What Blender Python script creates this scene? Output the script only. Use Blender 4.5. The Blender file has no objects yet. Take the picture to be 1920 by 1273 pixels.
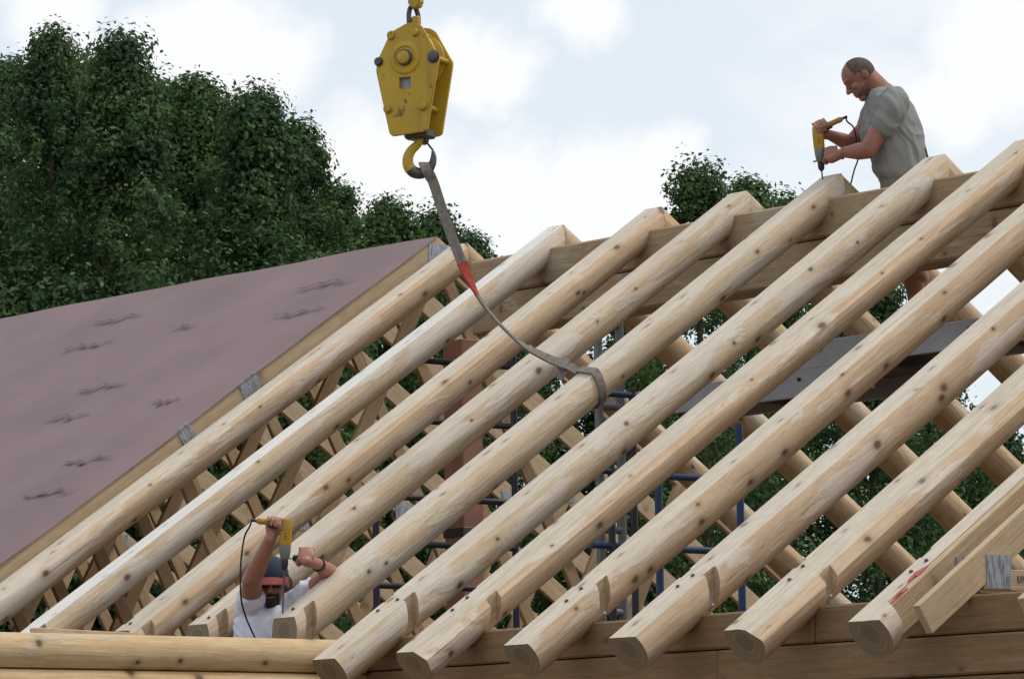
import bpy, bmesh, math, random
import numpy as np
from mathutils import Vector, Matrix, noise as mnoise
R = math.radians
rng = np.random.default_rng(7)
random.seed(7)
SC = bpy.context.scene
COL = SC.collection

# ------------------------------------------------------------------ camera
CAM = Vector((17.028, -12.641, 1.607))
F_PX = 8059.5                       # focal length in pixels of the 1920 px wide photograph
YAW, PITCH, ROLL = R(50.8739), R(6.6074), R(0.75663)
fwd = Vector((-math.sin(YAW)*math.cos(PITCH), math.cos(YAW)*math.cos(PITCH), math.sin(PITCH)))
rt0 = Vector((math.cos(YAW), math.sin(YAW), 0)); up0 = rt0.cross(fwd)
rt = rt0*math.cos(ROLL) - up0*math.sin(ROLL); up = rt0*math.sin(ROLL) + up0*math.cos(ROLL)
cd = bpy.data.cameras.new('camera'); cam = bpy.data.objects.new('camera', cd); COL.objects.link(cam)
M = Matrix((rt, up, -fwd)).transposed().to_4x4(); M.translation = CAM
cam.matrix_world = M
cd.sensor_width = 36; cd.lens = 36*F_PX/1920; cd.clip_start = 0.5; cd.clip_end = 2000
SC.camera = cam

# ------------------------------------------------------------------ sky, sun, exposure
SUN_EL, SUN_AZ = R(60), R(30)       # azimuth from +Y (behind the roof) towards +X
wd = bpy.data.worlds.new('World'); SC.world = wd; wd.use_nodes = True
nt = wd.node_tree; nt.nodes.clear()
def N(t, typ, **kw):
    n = t.nodes.new(typ)
    for k, v in kw.items():
        if k.startswith('in_'):
            key = k[3:]; n.inputs[int(key) if key.isdigit() else key].default_value = v
        else: setattr(n, k, v)
    return n
sky = N(nt, 'ShaderNodeTexSky', sky_type='NISHITA', sun_disc=False, sun_elevation=SUN_EL, sun_rotation=SUN_AZ,
        air_density=1.0, dust_density=3.0, ozone_density=1.0, altitude=200)
tc = N(nt, 'ShaderNodeTexCoord')
mp = N(nt, 'ShaderNodeMapping'); mp.inputs['Scale'].default_value = (1, 1, 2.1); mp.inputs['Location'].default_value = (0.37, 0.11, 0.05)
nt.links.new(tc.outputs['Generated'], mp.inputs['Vector'])
nz = N(nt, 'ShaderNodeTexNoise', in_Scale=7.5, in_Detail=9.0, in_Roughness=0.52, in_Distortion=0.25)
nt.links.new(mp.outputs[0], nz.inputs['Vector'])
rmp = N(nt, 'ShaderNodeValToRGB'); rmp.color_ramp.elements[0].position = 0.50; rmp.color_ramp.elements[1].position = 0.66
nt.links.new(nz.outputs['Fac'], rmp.inputs[0])
# the cumulus heads that stand in the part of the sky behind the trees and the ridge
wn = N(nt, 'ShaderNodeTexNoise', in_Scale=38.0, in_Detail=7.0, in_Roughness=0.6)
nt.links.new(tc.outputs['Generated'], wn.inputs['Vector'])
wsub = N(nt, 'ShaderNodeVectorMath', operation='SUBTRACT'); wsub.inputs[1].default_value = (0.5, 0.5, 0.5)
nt.links.new(wn.outputs['Color'], wsub.inputs[0])
wsc = N(nt, 'ShaderNodeVectorMath', operation='SCALE'); wsc.inputs['Scale'].default_value = 0.03
nt.links.new(wsub.outputs[0], wsc.inputs[0])
wad = N(nt, 'ShaderNodeVectorMath', operation='ADD')
nt.links.new(tc.outputs['Generated'], wad.inputs[0]); nt.links.new(wsc.outputs[0], wad.inputs[1])
def direction(px, py):
    return (fwd + rt*(px-960)/F_PX - up*(py-636.5)/F_PX).normalized()
acc = rmp.outputs[0]
for px, py, rad in ((410, 85, .016), (330, 110, .013), (500, 110, .011), (930, 130, .011), (860, 120, .010), (760, 380, .019), (950, 370, .017),
                    (1130, 390, .017), (1250, 350, .013), (650, 330, .016), (90, 20, .014), (1090, 15, .010), (1870, 90, .018), (1760, 190, .012)):
    d = N(nt, 'ShaderNodeVectorMath', operation='DISTANCE'); d.inputs[1].default_value = direction(px, py)
    nt.links.new(wad.outputs[0], d.inputs[0])
    mr = N(nt, 'ShaderNodeMapRange', interpolation_type='SMOOTHSTEP'); mr.inputs[1].default_value = rad*1.35; mr.inputs[2].default_value = rad*0.55
    nt.links.new(d.outputs['Value'], mr.inputs[0])
    mx = N(nt, 'ShaderNodeMath', operation='MAXIMUM'); nt.links.new(acc, mx.inputs[0]); nt.links.new(mr.outputs[0], mx.inputs[1]); acc = mx.outputs[0]
veil = N(nt, 'ShaderNodeMix', data_type='RGBA'); veil.inputs[0].default_value = .70; veil.inputs[7].default_value = (6.7, 7.15, 7.6, 1); nt.links.new(sky.outputs[0], veil.inputs[6])
mixc = N(nt, 'ShaderNodeMix', data_type='RGBA'); mixc.inputs[7].default_value = (7.3, 7.3, 7.35, 1)
sc_ = N(nt, 'ShaderNodeMath', operation='MULTIPLY'); sc_.inputs[1].default_value = 0.85
nt.links.new(acc, sc_.inputs[0]); nt.links.new(sc_.outputs[0], mixc.inputs[0]); nt.links.new(veil.outputs[2], mixc.inputs[6])
bg = N(nt, 'ShaderNodeBackground'); bg.inputs[1].default_value = 0.14
wo = N(nt, 'ShaderNodeOutputWorld')
nt.links.new(mixc.outputs[2], bg.inputs[0]); nt.links.new(bg.outputs[0], wo.inputs[0])
sl = bpy.data.lights.new('sun', 'SUN'); sl.energy = 1.75; sl.angle = R(13); sl.color = (1, .95, .88)
so = bpy.data.objects.new('sun', sl); COL.objects.link(so)
sdir = Vector((math.sin(SUN_AZ)*math.cos(SUN_EL), math.cos(SUN_AZ)*math.cos(SUN_EL), math.sin(SUN_EL)))
so.rotation_euler = sdir.to_track_quat('Z', 'Y').to_euler(); so.location = (0, 0, 30)
SC.view_settings.view_transform = 'Standard'; SC.view_settings.look = 'None'
SC.view_settings.gamma = 1; SC.view_settings.exposure = 0.0; SC.view_settings.use_curve_mapping = False

# ------------------------------------------------------------------ frame of the building (metres; Y up the near slope, X along the ridge)
Z0, TH = 2.5, R(33.8477)
D, HR = 4.298, 2.8824               # run and rise of the rafter tops
CT, ST, TT = math.cos(TH), math.sin(TH), math.tan(TH)
XA = [-4.316, -3.35, -2.422, -1.656, -.85, 0, .702, 1.488, 2.266, 3.014, 3.829]    # rafters at the ridge
XT = [-4.396, -3.373, -2.297, -1.617, -.843, 0, .661, 1.485, 2.248, 3.03, 3.822]   # and at the tails
def ray_plane(px, py, n, p0):
    r = fwd + rt*((px-960)/F_PX) - up*((py-636.5)/F_PX); n = Vector(n)
    return CAM + r*((Vector(p0)-CAM).dot(n)/r.dot(n))
NROOF = (0, -ST, CT)
def on_roof(px, py, off=0.0): return ray_plane(px, py, NROOF, Vector((0, 0, Z0)) + Vector(NROOF)*off)
U = Vector((.63, .777, 0)).normalized(); V = Vector((0, 0, 1)); W = U.cross(V)*1.0   # right, up, towards the camera

# ------------------------------------------------------------------ object helpers
def tag(o, label=None, cat=None, group=None, kind=None):
    if label: o['label'] = label
    if cat: o['category'] = cat
    if group: o['group'] = group
    if kind: o['kind'] = kind
    return o
def put(o, parent):
    if parent is not None:
        o.parent = parent; o.matrix_parent_inverse = parent.matrix_world.inverted()
    return o
def empty(name, loc=(0, 0, 0), mat=None):
    o = bpy.data.objects.new(name, None); COL.objects.link(o); o.empty_display_size = .1
    o.matrix_world = mat if mat is not None else Matrix.Translation(Vector(loc)); return o
def link(name, me, mats=(), parent=None, mat=None):
    o = bpy.data.objects.new(name, me); COL.objects.link(o)
    if mat is not None: o.matrix_world = mat
    for m in (mats if isinstance(mats, (list, tuple)) else [mats]): me.materials.append(m)
    put(o, parent); return o
def smooth(me, ang=None):
    me.polygons.foreach_set('use_smooth', [True]*len(me.polygons))
    if ang: me.set_sharp_from_angle(angle=ang)
    return me
def pydata(name, v, f): 
    me = bpy.data.meshes.new(name); me.from_pydata([tuple(p) for p in v], [], f); me.update(); return me
def recalc(me):
    bm = bmesh.new(); bm.from_mesh(me); bmesh.ops.recalc_face_normals(bm, faces=bm.faces); bm.to_mesh(me); bm.free(); return me
def box_mesh(sx, sy, sz, o=(0, 0, 0), bev=0.0):
    bm = bmesh.new(); bmesh.ops.create_cube(bm, size=1)
    bmesh.ops.scale(bm, vec=(sx, sy, sz), verts=bm.verts); bmesh.ops.translate(bm, vec=o, verts=bm.verts)
    if bev: bmesh.ops.bevel(bm, geom=bm.edges[:], offset=bev, segments=1, affect='EDGES')
    me = bpy.data.meshes.new('box'); bm.to_mesh(me); bm.free(); return me
def frame_mat(p0, p1, upv=(0, 0, 1)):
    y = (Vector(p1)-Vector(p0)).normalized(); x = y.cross(Vector(upv))
    if x.length < 1e-4: x = y.cross(Vector((1, 0, 0)))
    x.normalize(); z = x.cross(y)
    m = Matrix((x, y, z)).transposed().to_4x4(); m.translation = Vector(p0); return m
def board(name, p0, p1, w, h, m, parent=None, upv=(0, 0, 1), bev=.003):
    """square-edged timber from p0 to p1 (centre line): w across, h along upv"""
    L = (Vector(p1)-Vector(p0)).length
    return link(name, box_mesh(w, L, h, (0, L/2, 0), bev), m, parent, frame_mat(p0, p1, upv))
def catmull(pts, n=8):
    pts = [Vector(p) for p in pts]; P = [pts[0]*2-pts[1]] + pts + [pts[-1]*2-pts[-2]]; out = []
    for i in range(1, len(P)-2):
        for k in range(n):
            t = k/n; a, b, c, d = P[i-1], P[i], P[i+1], P[i+2]
            out.append(0.5*((2*b)+(c-a)*t+(2*a-5*b+4*c-d)*t*t+(3*b-a-3*c+d)*t**3))
    out.append(pts[-1]); return out
def tube_mesh(pts, r, n=10, cap=True):
    pts = [Vector(p) for p in pts]; rr = r if isinstance(r, (list, tuple)) else [r]*len(pts)
    v, f = [], []; side = None
    for i, p in enumerate(pts):
        t = (pts[min(i+1, len(pts)-1)]-pts[max(i-1, 0)]).normalized()
        if side is None: side = t.orthogonal().normalized()
        side = (side - t*side.dot(t)).normalized(); b = t.cross(side)
        for k in range(n):
            a = 2*math.pi*k/n; v.append(p + (side*math.cos(a)+b*math.sin(a))*rr[i])
    for i in range(len(pts)-1):
        for k in range(n):
            a, b = i*n+k, i*n+(k+1) % n; f.append((a, b, b+n, a+n))
    if cap: f.append(tuple(range(n))[::-1]); f.append(tuple(range((len(pts)-1)*n, len(pts)*n)))
    return smooth(pydata('tube', v, f), R(50))
def tube(name, pts, r, m, parent=None, n=10): return link(name, tube_mesh(pts, r, n), m, parent)
def lathe_mesh(prof, n=24):
    """prof: (radius, z) pairs, closed with caps"""
    v, f = [], []
    for r_, z in prof:
        for k in range(n): a = 2*math.pi*k/n; v.append((r_*math.cos(a), r_*math.sin(a), z))
    for i in range(len(prof)-1):
        for k in range(n): a, b = i*n+k, i*n+(k+1) % n; f.append((a, b, b+n, a+n))
    f.append(tuple(range(n))[::-1]); f.append(tuple(range((len(prof)-1)*n, len(prof)*n)))
    return smooth(pydata('lathe', v, f), R(40))
def prism_mesh(poly, t0, t1, bev=0.0):
    """polygon in local X,Z extruded along local Y from t0 to t1"""
    n = len(poly); v = [(x, t0, z) for x, z in poly] + [(x, t1, z) for x, z in poly]
    f = [tuple(range(n)), tuple(range(n, 2*n))[::-1]] + [(i, i+n, (i+1) % n+n, (i+1) % n) for i in range(n)]
    me = recalc(pydata('prism', v, f))
    if bev:
        bm = bmesh.new(); bm.from_mesh(me); bmesh.ops.bevel(bm, geom=bm.edges[:], offset=bev, segments=2, affect='EDGES'); bm.to_mesh(me); bm.free()
    return me
def blob(prims, voxel, it=4, fac=.5):
    """one continuous skin round capsules ('c', p0, r0, p1, r1), ellipsoids ('e', centre, ax, ay, az) and lofts ('m', mesh)"""
    bm = bmesh.new()
    def sph(c, A):
        mm = Matrix(A).transposed().to_4x4(); mm.translation = c
        bmesh.ops.create_icosphere(bm, subdivisions=3, radius=1, matrix=mm)
    for p in prims:
        if p[0] == 'c':
            _, a, ra, b, rb = p; a, b = Vector(a), Vector(b)
            sph(a, [Vector((ra, 0, 0)), Vector((0, ra, 0)), Vector((0, 0, ra))]); sph(b, [Vector((rb, 0, 0)), Vector((0, rb, 0)), Vector((0, 0, rb))])
            t = (b-a); L = t.length
            if L > 1e-5:
                mm = frame_mat(a, b); rot = Matrix.Rotation(-math.pi/2, 4, 'X')
                bmesh.ops.create_cone(bm, cap_ends=True, segments=20, radius1=ra, radius2=rb, depth=L, matrix=mm @ Matrix.Translation((0, L/2, 0)) @ rot)
        elif p[0] == 'e': sph(Vector(p[1]), [Vector(q) for q in p[2:5]])
        elif p[0] == 'm': bm.from_mesh(p[1])
    me = bpy.data.meshes.new('raw'); bm.to_mesh(me); bm.free()
    o = bpy.data.objects.new('raw', me); COL.objects.link(o)
    md = o.modifiers.new('r', 'REMESH'); md.mode = 'VOXEL'; md.voxel_size = voxel
    if it: s = o.modifiers.new('s', 'SMOOTH'); s.iterations = it; s.factor = fac
    dg = bpy.context.evaluated_depsgraph_get()
    out = bpy.data.meshes.new_from_object(o.evaluated_get(dg), depsgraph=dg)
    bpy.data.objects.remove(o); bpy.data.meshes.remove(me)
    return smooth(out)
def loft_mesh(rings):
    """closed skin through rings of equal point count"""
    n = len(rings[0]); v = [p for r_ in rings for p in r_]; f = []
    for i in range(len(rings)-1):
        for k in range(n): a, b = i*n+k, i*n+(k+1) % n; f.append((a, b, b+n, a+n))
    f.append(tuple(range(n))[::-1]); f.append(tuple(range((len(rings)-1)*n, len(rings)*n)))
    return recalc(pydata('loft', v, f))

# ------------------------------------------------------------------ materials
def new_mat(name):
    m = bpy.data.materials.new(name); m.use_nodes = True; t = m.node_tree; b = t.nodes['Principled BSDF']; return m, t, b
def ramp(t, src, stops):
    r_ = N(t, 'ShaderNodeValToRGB'); e = r_.color_ramp.elements
    while len(e) < len(stops): e.new(.5)
    for k, (p, c) in enumerate(stops): e[k].position = p; e[k].color = (*c, 1) if len(c) == 3 else c
    t.links.new(src, r_.inputs[0]); return r_.outputs[0]
def coords(t, scale, rnd=True):
    tcn = N(t, 'ShaderNodeTexCoord'); out = tcn.outputs['Object']
    if rnd:
        oi = N(t, 'ShaderNodeObjectInfo'); mu = N(t, 'ShaderNodeVectorMath', operation='SCALE'); mu.inputs[0].default_value = (31, 57, 43)
        t.links.new(oi.outputs['Random'], mu.inputs['Scale'])
        ad = N(t, 'ShaderNodeVectorMath', operation='ADD'); t.links.new(out, ad.inputs[0]); t.links.new(mu.outputs[0], ad.inputs[1]); out = ad.outputs[0]
    mpn = N(t, 'ShaderNodeMapping'); mpn.inputs['Scale'].default_value = scale; t.links.new(out, mpn.inputs['Vector']); return mpn.outputs[0]
def noise(t, vec, scale, detail=5, rough=.55, dist=0.0):
    n = N(t, 'ShaderNodeTexNoise', in_Scale=scale, in_Detail=detail, in_Roughness=rough, in_Distortion=dist); t.links.new(vec, n.inputs['Vector']); return n.outputs['Fac']
def mix(t, f, a, b, mode='MIX'):
    n = N(t, 'ShaderNodeMix', data_type='RGBA', blend_type=mode)
    for k, s in ((0, f), (6, a), (7, b)):
        if isinstance(s, (int, float)): n.inputs[k].default_value = s
        elif isinstance(s, tuple): n.inputs[k].default_value = (*s, 1)
        else: t.links.new(s, n.inputs[k])
    return n.outputs[2]
def bump(t, b, h, strength=.3, dist=.01):
    n = N(t, 'ShaderNodeBump', in_Strength=strength, in_Distance=dist); t.links.new(h, n.inputs['Height']); t.links.new(n.outputs[0], b.inputs['Normal'])
def wood(name, base, light, dark, patch=.0, patch_col=(.6, .54, .45), knot=1.0, rough=.72, grain=1.0, tone=.35):
    m, t, b = new_mat(name)
    g = noise(t, coords(t, (9*grain, .45, 9*grain)), 6, 7, .65, .3)
    col = ramp(t, g, [(.28, dark), (.47, base), (.72, light)])
    big = noise(t, coords(t, (2.2, .6, 2.2)), 1.6, 4)
    col = mix(t, ramp(t, big, [(.35, (0, 0, 0)), (.68, (tone, tone, tone))]), col, dark)
    oi = N(t, 'ShaderNodeObjectInfo'); col = mix(t, ramp(t, oi.outputs['Random'], [(0, (0, 0, 0)), (1, (.28, .28, .28))]), col, light)
    mot = noise(t, coords(t, (11, 5, 11)), 2.2, 8, .7); col = mix(t, ramp(t, mot, [(.38, (.30, .30, .30)), (.56, (0, 0, 0))]), col, dark)
    h = g
    if patch:
        pn = noise(t, coords(t, (4.2, 1.0, 4.2)), 1.35, 7, .6, .5)
        pm = ramp(t, pn, [(.585-patch*.3, (0, 0, 0)), (.645-patch*.3, (1, 1, 1))])
        streak = noise(t, coords(t, (14, 1.2, 14)), 4, 5)
        pc = ramp(t, streak, [(.3, tuple(c*.8 for c in patch_col)), (.6, patch_col)])
        col = mix(t, mix(t, .68, (0, 0, 0), pm), col, pc)
        hm = N(t, 'ShaderNodeMath', operation='MULTIPLY_ADD'); hm.inputs[1].default_value = .7; t.links.new(pm, hm.inputs[0]); t.links.new(g, hm.inputs[2]); h = hm.outputs[0]
    if knot:
        # knots lie on the skin of the timber: cells over (girth, length)
        tcn = N(t, 'ShaderNodeTexCoord'); sx_ = N(t, 'ShaderNodeSeparateXYZ'); t.links.new(tcn.outputs['Object'], sx_.inputs[0])
        za = N(t, 'ShaderNodeMath', operation='ADD'); za.inputs[1].default_value = .068; t.links.new(sx_.outputs[2], za.inputs[0])
        at = N(t, 'ShaderNodeMath', operation='ARCTAN2'); t.links.new(za.outputs[0], at.inputs[0]); t.links.new(sx_.outputs[0], at.inputs[1])
        gx_ = N(t, 'ShaderNodeMath', operation='MULTIPLY_ADD'); gx_.inputs[1].default_value = .11; t.links.new(at.outputs[0], gx_.inputs[0])
        gy_ = N(t, 'ShaderNodeMath', operation='MULTIPLY_ADD'); gy_.inputs[1].default_value = .72; t.links.new(sx_.outputs[1], gy_.inputs[0])
        oi2 = N(t, 'ShaderNodeObjectInfo'); rm = N(t, 'ShaderNodeMath', operation='MULTIPLY'); rm.inputs[1].default_value = 37.0; t.links.new(oi2.outputs['Random'], rm.inputs[0])
        t.links.new(rm.outputs[0], gx_.inputs[2]); t.links.new(rm.outputs[0], gy_.inputs[2])
        cv = N(t, 'ShaderNodeCombineXYZ'); t.links.new(gx_.outputs[0], cv.inputs[0]); t.links.new(gy_.outputs[0], cv.inputs[1])
        vo = N(t, 'ShaderNodeTexVoronoi', feature='F1', voronoi_dimensions='2D', in_Scale=3.7, in_Randomness=1.0); t.links.new(cv.outputs[0], vo.inputs['Vector'])
        sp_ = N(t, 'ShaderNodeSeparateColor'); t.links.new(vo.outputs['Color'], sp_.inputs[0])
        sz = N(t, 'ShaderNodeMapRange'); sz.inputs[3].default_value = .55; sz.inputs[4].default_value = 1.5; t.links.new(sp_.outputs[0], sz.inputs[0])
        dv = N(t, 'ShaderNodeMath', operation='DIVIDE'); t.links.new(vo.outputs['Distance'], dv.inputs[0]); t.links.new(sz.outputs[0], dv.inputs[1])
        dn = noise(t, coords(t, (30, 20, 30)), 2, 2); ad = N(t, 'ShaderNodeMath', operation='MULTIPLY_ADD'); ad.inputs[1].default_value = .018; t.links.new(dn, ad.inputs[0]); t.links.new(dv.outputs[0], ad.inputs[2])
        km = ramp(t, ad.outputs[0], [(.036, (.93*knot,)*3), (.050, (.70*knot,)*3), (.066, (.34*knot,)*3), (.10, (.14*knot,)*3), (.16, (0, 0, 0))])
        col = mix(t, km, col, (.115, .060, .030))
    ck = noise(t, coords(t, (17, .30, 17)), 2.2, 2, .4); ckm = ramp(t, ck, [(.488, (0, 0, 0)), (.499, (.55, .55, .55)), (.510, (0, 0, 0))])
    ckg = ramp(t, noise(t, coords(t, (3, .8, 3)), 1.5, 2), [(.52, (0, 0, 0)), (.60, (1, 1, 1))])
    col = mix(t, mix(t, 1.0, ckm, ckg, 'MULTIPLY'), col, (.12, .07, .035))
    t.links.new(col, b.inputs['Base Color']); b.inputs['Roughness'].default_value = rough
    b.inputs['Specular IOR Level'].default_value = .3
    bump(t, b, h, .35, .012); return m
M_LOG = wood('peeled_log_wood', (.545, .39, .25), (.67, .525, .37), (.43, .285, .165), .15, (.71, .63, .54))
M_LOGP = wood('pale_peeled_log_wood', (.60, .465, .31), (.71, .605, .46), (.46, .32, .19), .30, (.70, .64, .56))
M_FLAT = wood('planed_log_face', (.58, .50, .39), (.70, .635, .53), (.43, .34, .235), 0, knot=.75, tone=.25)
M_FLATW = wood('white_planed_log_face', (.70, .67, .61), (.80, .78, .74), (.58, .53, .45), 0, knot=.5, tone=.2)
M_CUT = wood('sawn_notch_face', (.42, .31, .19), (.52, .41, .28), (.28, .19, .10), 0, knot=0)
M_FAR = wood('far_log_wood', (.52, .355, .20), (.64, .49, .32), (.36, .22, .11), .22, (.60, .53, .42))
M_LUM = wood('lumber_wood', (.50, .37, .225), (.60, .48, .33), (.38, .25, .13), 0, knot=.6, grain=1.6)
M_LUMD = wood('web_lumber_wood', (.47, .33, .19), (.56, .43, .28), (.35, .215, .10), 0, knot=.6, grain=1.6)
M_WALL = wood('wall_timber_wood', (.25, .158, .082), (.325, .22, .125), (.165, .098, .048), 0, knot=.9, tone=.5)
M_PLATE = wood('plate_log_wood', (.60, .42, .22), (.70, .54, .33), (.44, .28, .13), .05, (.56, .47, .34), knot=1.0)
M_BEAM = wood('ridge_beam_wood', (.38, .265, .155), (.46, .345, .22), (.27, .175, .09), .12, (.45, .38, .29), knot=.8, tone=.5)
def end_grain(name):
    m, t, b = new_mat(name)
    tcn = N(t, 'ShaderNodeTexCoord'); mpn = N(t, 'ShaderNodeMapping'); mpn.inputs['Scale'].default_value = (1, 0, 1); mpn.inputs['Location'].default_value = (0, 0, .068)
    t.links.new(tcn.outputs['Object'], mpn.inputs['Vector'])
    nn = noise(t, mpn.outputs[0], 9, 3)
    ln = N(t, 'ShaderNodeVectorMath', operation='LENGTH'); t.links.new(mpn.outputs[0], ln.inputs[0])
    a = N(t, 'ShaderNodeMath', operation='MULTIPLY_ADD'); a.inputs[1].default_value = .055; t.links.new(nn, a.inputs[0]); t.links.new(ln.outputs['Value'], a.inputs[2])
    w_ = N(t, 'ShaderNodeMath', operation='SINE'); mu = N(t, 'ShaderNodeMath', operation='MULTIPLY'); mu.inputs[1].default_value = 240
    t.links.new(a.outputs[0], mu.inputs[0]); t.links.new(mu.outputs[0], w_.inputs[0])
    c = ramp(t, w_.outputs[0], [(.2, (.22, .165, .105)), (.9, (.265, .20, .13))])
    heart = ramp(t, a.outputs[0], [(.066, (1, 1, 1)), (.08, (0, 0, 0))])
    c = mix(t, mix(t, .6, (0, 0, 0), heart), c, (.15, .11, .068))
    t.links.new(c, b.inputs['Base Color']); b.inputs['Roughness'].default_value = .85; return m
M_END = end_grain('sawn_log_end')
def plain(name, col, rough=.6, metal=0.0, vary=.25, scale=6, spec=.4, bmp=.0):
    m, t, b = new_mat(name)
    n1 = noise(t, coords(t, (1, 1, 1)), scale, 6)
    c = ramp(t, n1, [(.3, tuple(x*(1-vary) for x in col)), (.7, tuple(min(1, x*(1+vary*.6)) for x in col))])
    t.links.new(c, b.inputs['Base Color']); b.inputs['Roughness'].default_value = rough; b.inputs['Metallic'].default_value = metal
    b.inputs['Specular IOR Level'].default_value = spec
    if bmp: bump(t, b, n1, bmp, .01)
    return m
def galvanised():
    m, t, b = new_mat('galvanised_plate')
    tcn = N(t, 'ShaderNodeTexCoord'); wv = N(t, 'ShaderNodeTexWave', in_Scale=22.0, in_Distortion=.6, bands_direction='Y'); t.links.new(tcn.outputs['Object'], wv.inputs['Vector'])
    sl_ = noise(t, coords(t, (1, 90, 16)), 1.0, 3)
    c = ramp(t, sl_, [(.36, (.20, .21, .23)), (.50, (.40, .42, .46)), (.7, (.50, .52, .57))])
    t.links.new(c, b.inputs['Base Color']); b.inputs['Metallic'].default_value = .6; b.inputs['Roughness'].default_value = .5
    bump(t, b, wv.outputs['Fac'], .6, .006); return m
M_GALV = galvanised()
def membrane():
    m, t, b = new_mat('pink_underlayment')
    n1 = noise(t, coords(t, (1, 1, 1), False), 1.3, 6); n2 = noise(t, coords(t, (2.4, .25, .4), False), 5, 5)
    c = ramp(t, n1, [(.3, (.178, .116, .116)), (.7, (.225, .150, .150))])
    c = mix(t, ramp(t, n2, [(.5, (0, 0, 0)), (.75, (.22, .22, .22))]), c, (.145, .094, .10))
    t.links.new(c, b.inputs['Base Color']); b.inputs['Roughness'].default_value = .62; b.inputs['Specular IOR Level'].default_value = .3
    bump(t, b, n2, .25, .01); return m
M_PINK = membrane()
M_INK = plain('faded_print_ink', (.128, .090, .096), .7, vary=.35, scale=9)
def yellow_paint():
    m, t, b = new_mat('worn_yellow_paint')
    n1 = noise(t, coords(t, (1, 1, 1)), 9, 8, .65); n2 = noise(t, coords(t, (1, 1, .35)), 3.5, 5)
    c = ramp(t, n2, [(.3, (.40, .245, .012)), (.7, (.55, .36, .022))])
    n3 = noise(t, coords(t, (30, 30, 30)), 1.0, 4, .6); n4 = noise(t, coords(t, (14, 14, 2.2)), 1.0, 5)
    c = mix(t, ramp(t, n4, [(.52, (0, 0, 0)), (.72, (.5, .5, .5))]), c, (.20, .115, .02))
    c = mix(t, ramp(t, n3, [(.66, (0, 0, 0)), (.70, (.9, .9, .9))]), c, (.07, .04, .025))
    c = mix(t, ramp(t, n1, [(.64, (0, 0, 0)), (.69, (.85, .85, .85))]), c, (.09, .055, .03))
    t.links.new(c, b.inputs['Base Color']); b.inputs['Roughness'].default_value = .48; bump(t, b, n1, .15, .004); return m
M_YEL = yellow_paint()
M_YELT = plain('yellow_tool_plastic', (.40, .225, .014), .45, vary=.2)
M_STEEL = plain('dark_worn_steel', (.10, .095, .09), .45, .6)
M_BLK = plain('black_rubber', (.018, .018, .02), .55)
M_GRY = plain('grey_cast_metal', (.20, .21, .225), .5, .3)
M_ALU = plain('aluminium', (.40, .405, .435), .45, .1, .2, 3)
M_ALUD = plain('plank_underside', (.15, .125, .10), .7, 0, .3, 4)
M_BLUE = plain('blue_painted_tube', (.03, .06, .15), .4, .1)
M_NAVY = plain('dark_painted_tube', (.035, .035, .055), .45, .1)
M_SLING = plain('grey_webbing', (.21, .185, .16), .85, 0, .35, 40, .2, .4)
M_SLINGR = plain('red_webbing', (.34, .05, .035), .8, 0, .3, 30, .2, .3)
M_TAG = plain('grey_tag_plate', (.33, .36, .42), .5, .2)
M_POST = plain('red_stained_timber', (.33, .165, .115), .7, 0, .25, 5)
M_SKIN = plain('tanned_skin', (.30, .13, .085), .5, 0, .18, 14, .35, .1)
M_SKINR = plain('sunburnt_skin', (.36, .165, .115), .5, 0, .18, 14, .35, .1)
M_TEE = plain('grey_green_cotton', (.235, .24, .225), .9, 0, .12, 5, .15, .2)
M_TEEW = plain('white_cotton', (.66, .66, .76), .9, 0, .06, 5, .15, .2)
M_SHORT = plain('khaki_cotton', (.17, .165, .145), .9, 0, .15, 6, .15, .2)
M_HAIR = plain('dark_grey_hair', (.105, .078, .066), .8, 0, .5, 60, .2, .5)
M_HAIRB = plain('brown_hair', (.065, .038, .025), .75, 0, .5, 50, .2, .5)
M_BEARD = plain('grey_stubble', (.19, .10, .072), .85, 0, .5, 60, .15, .5)
M_BEARDD = plain('dark_goatee', (.045, .037, .03), .85, 0, .5, 60, .15, .5)
M_CAP = plain('navy_cap_cloth', (.022, .035, .055), .85, 0, .2, 9)
M_BRIM = plain('red_cap_brim', (.20, .045, .04), .8, 0, .15, 9)
M_SHOE = plain('brown_boot_leather', (.06, .04, .025), .6)
M_LENS = plain('dark_lens', (.01, .01, .012), .12)
M_REDPAINT = plain('red_crayon', (.50, .10, .12), .8, 0, .2, 20)
M_BARK = plain('tree_bark', (.09, .07, .05), .9, 0, .4, 8, .2, .6)
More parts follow.
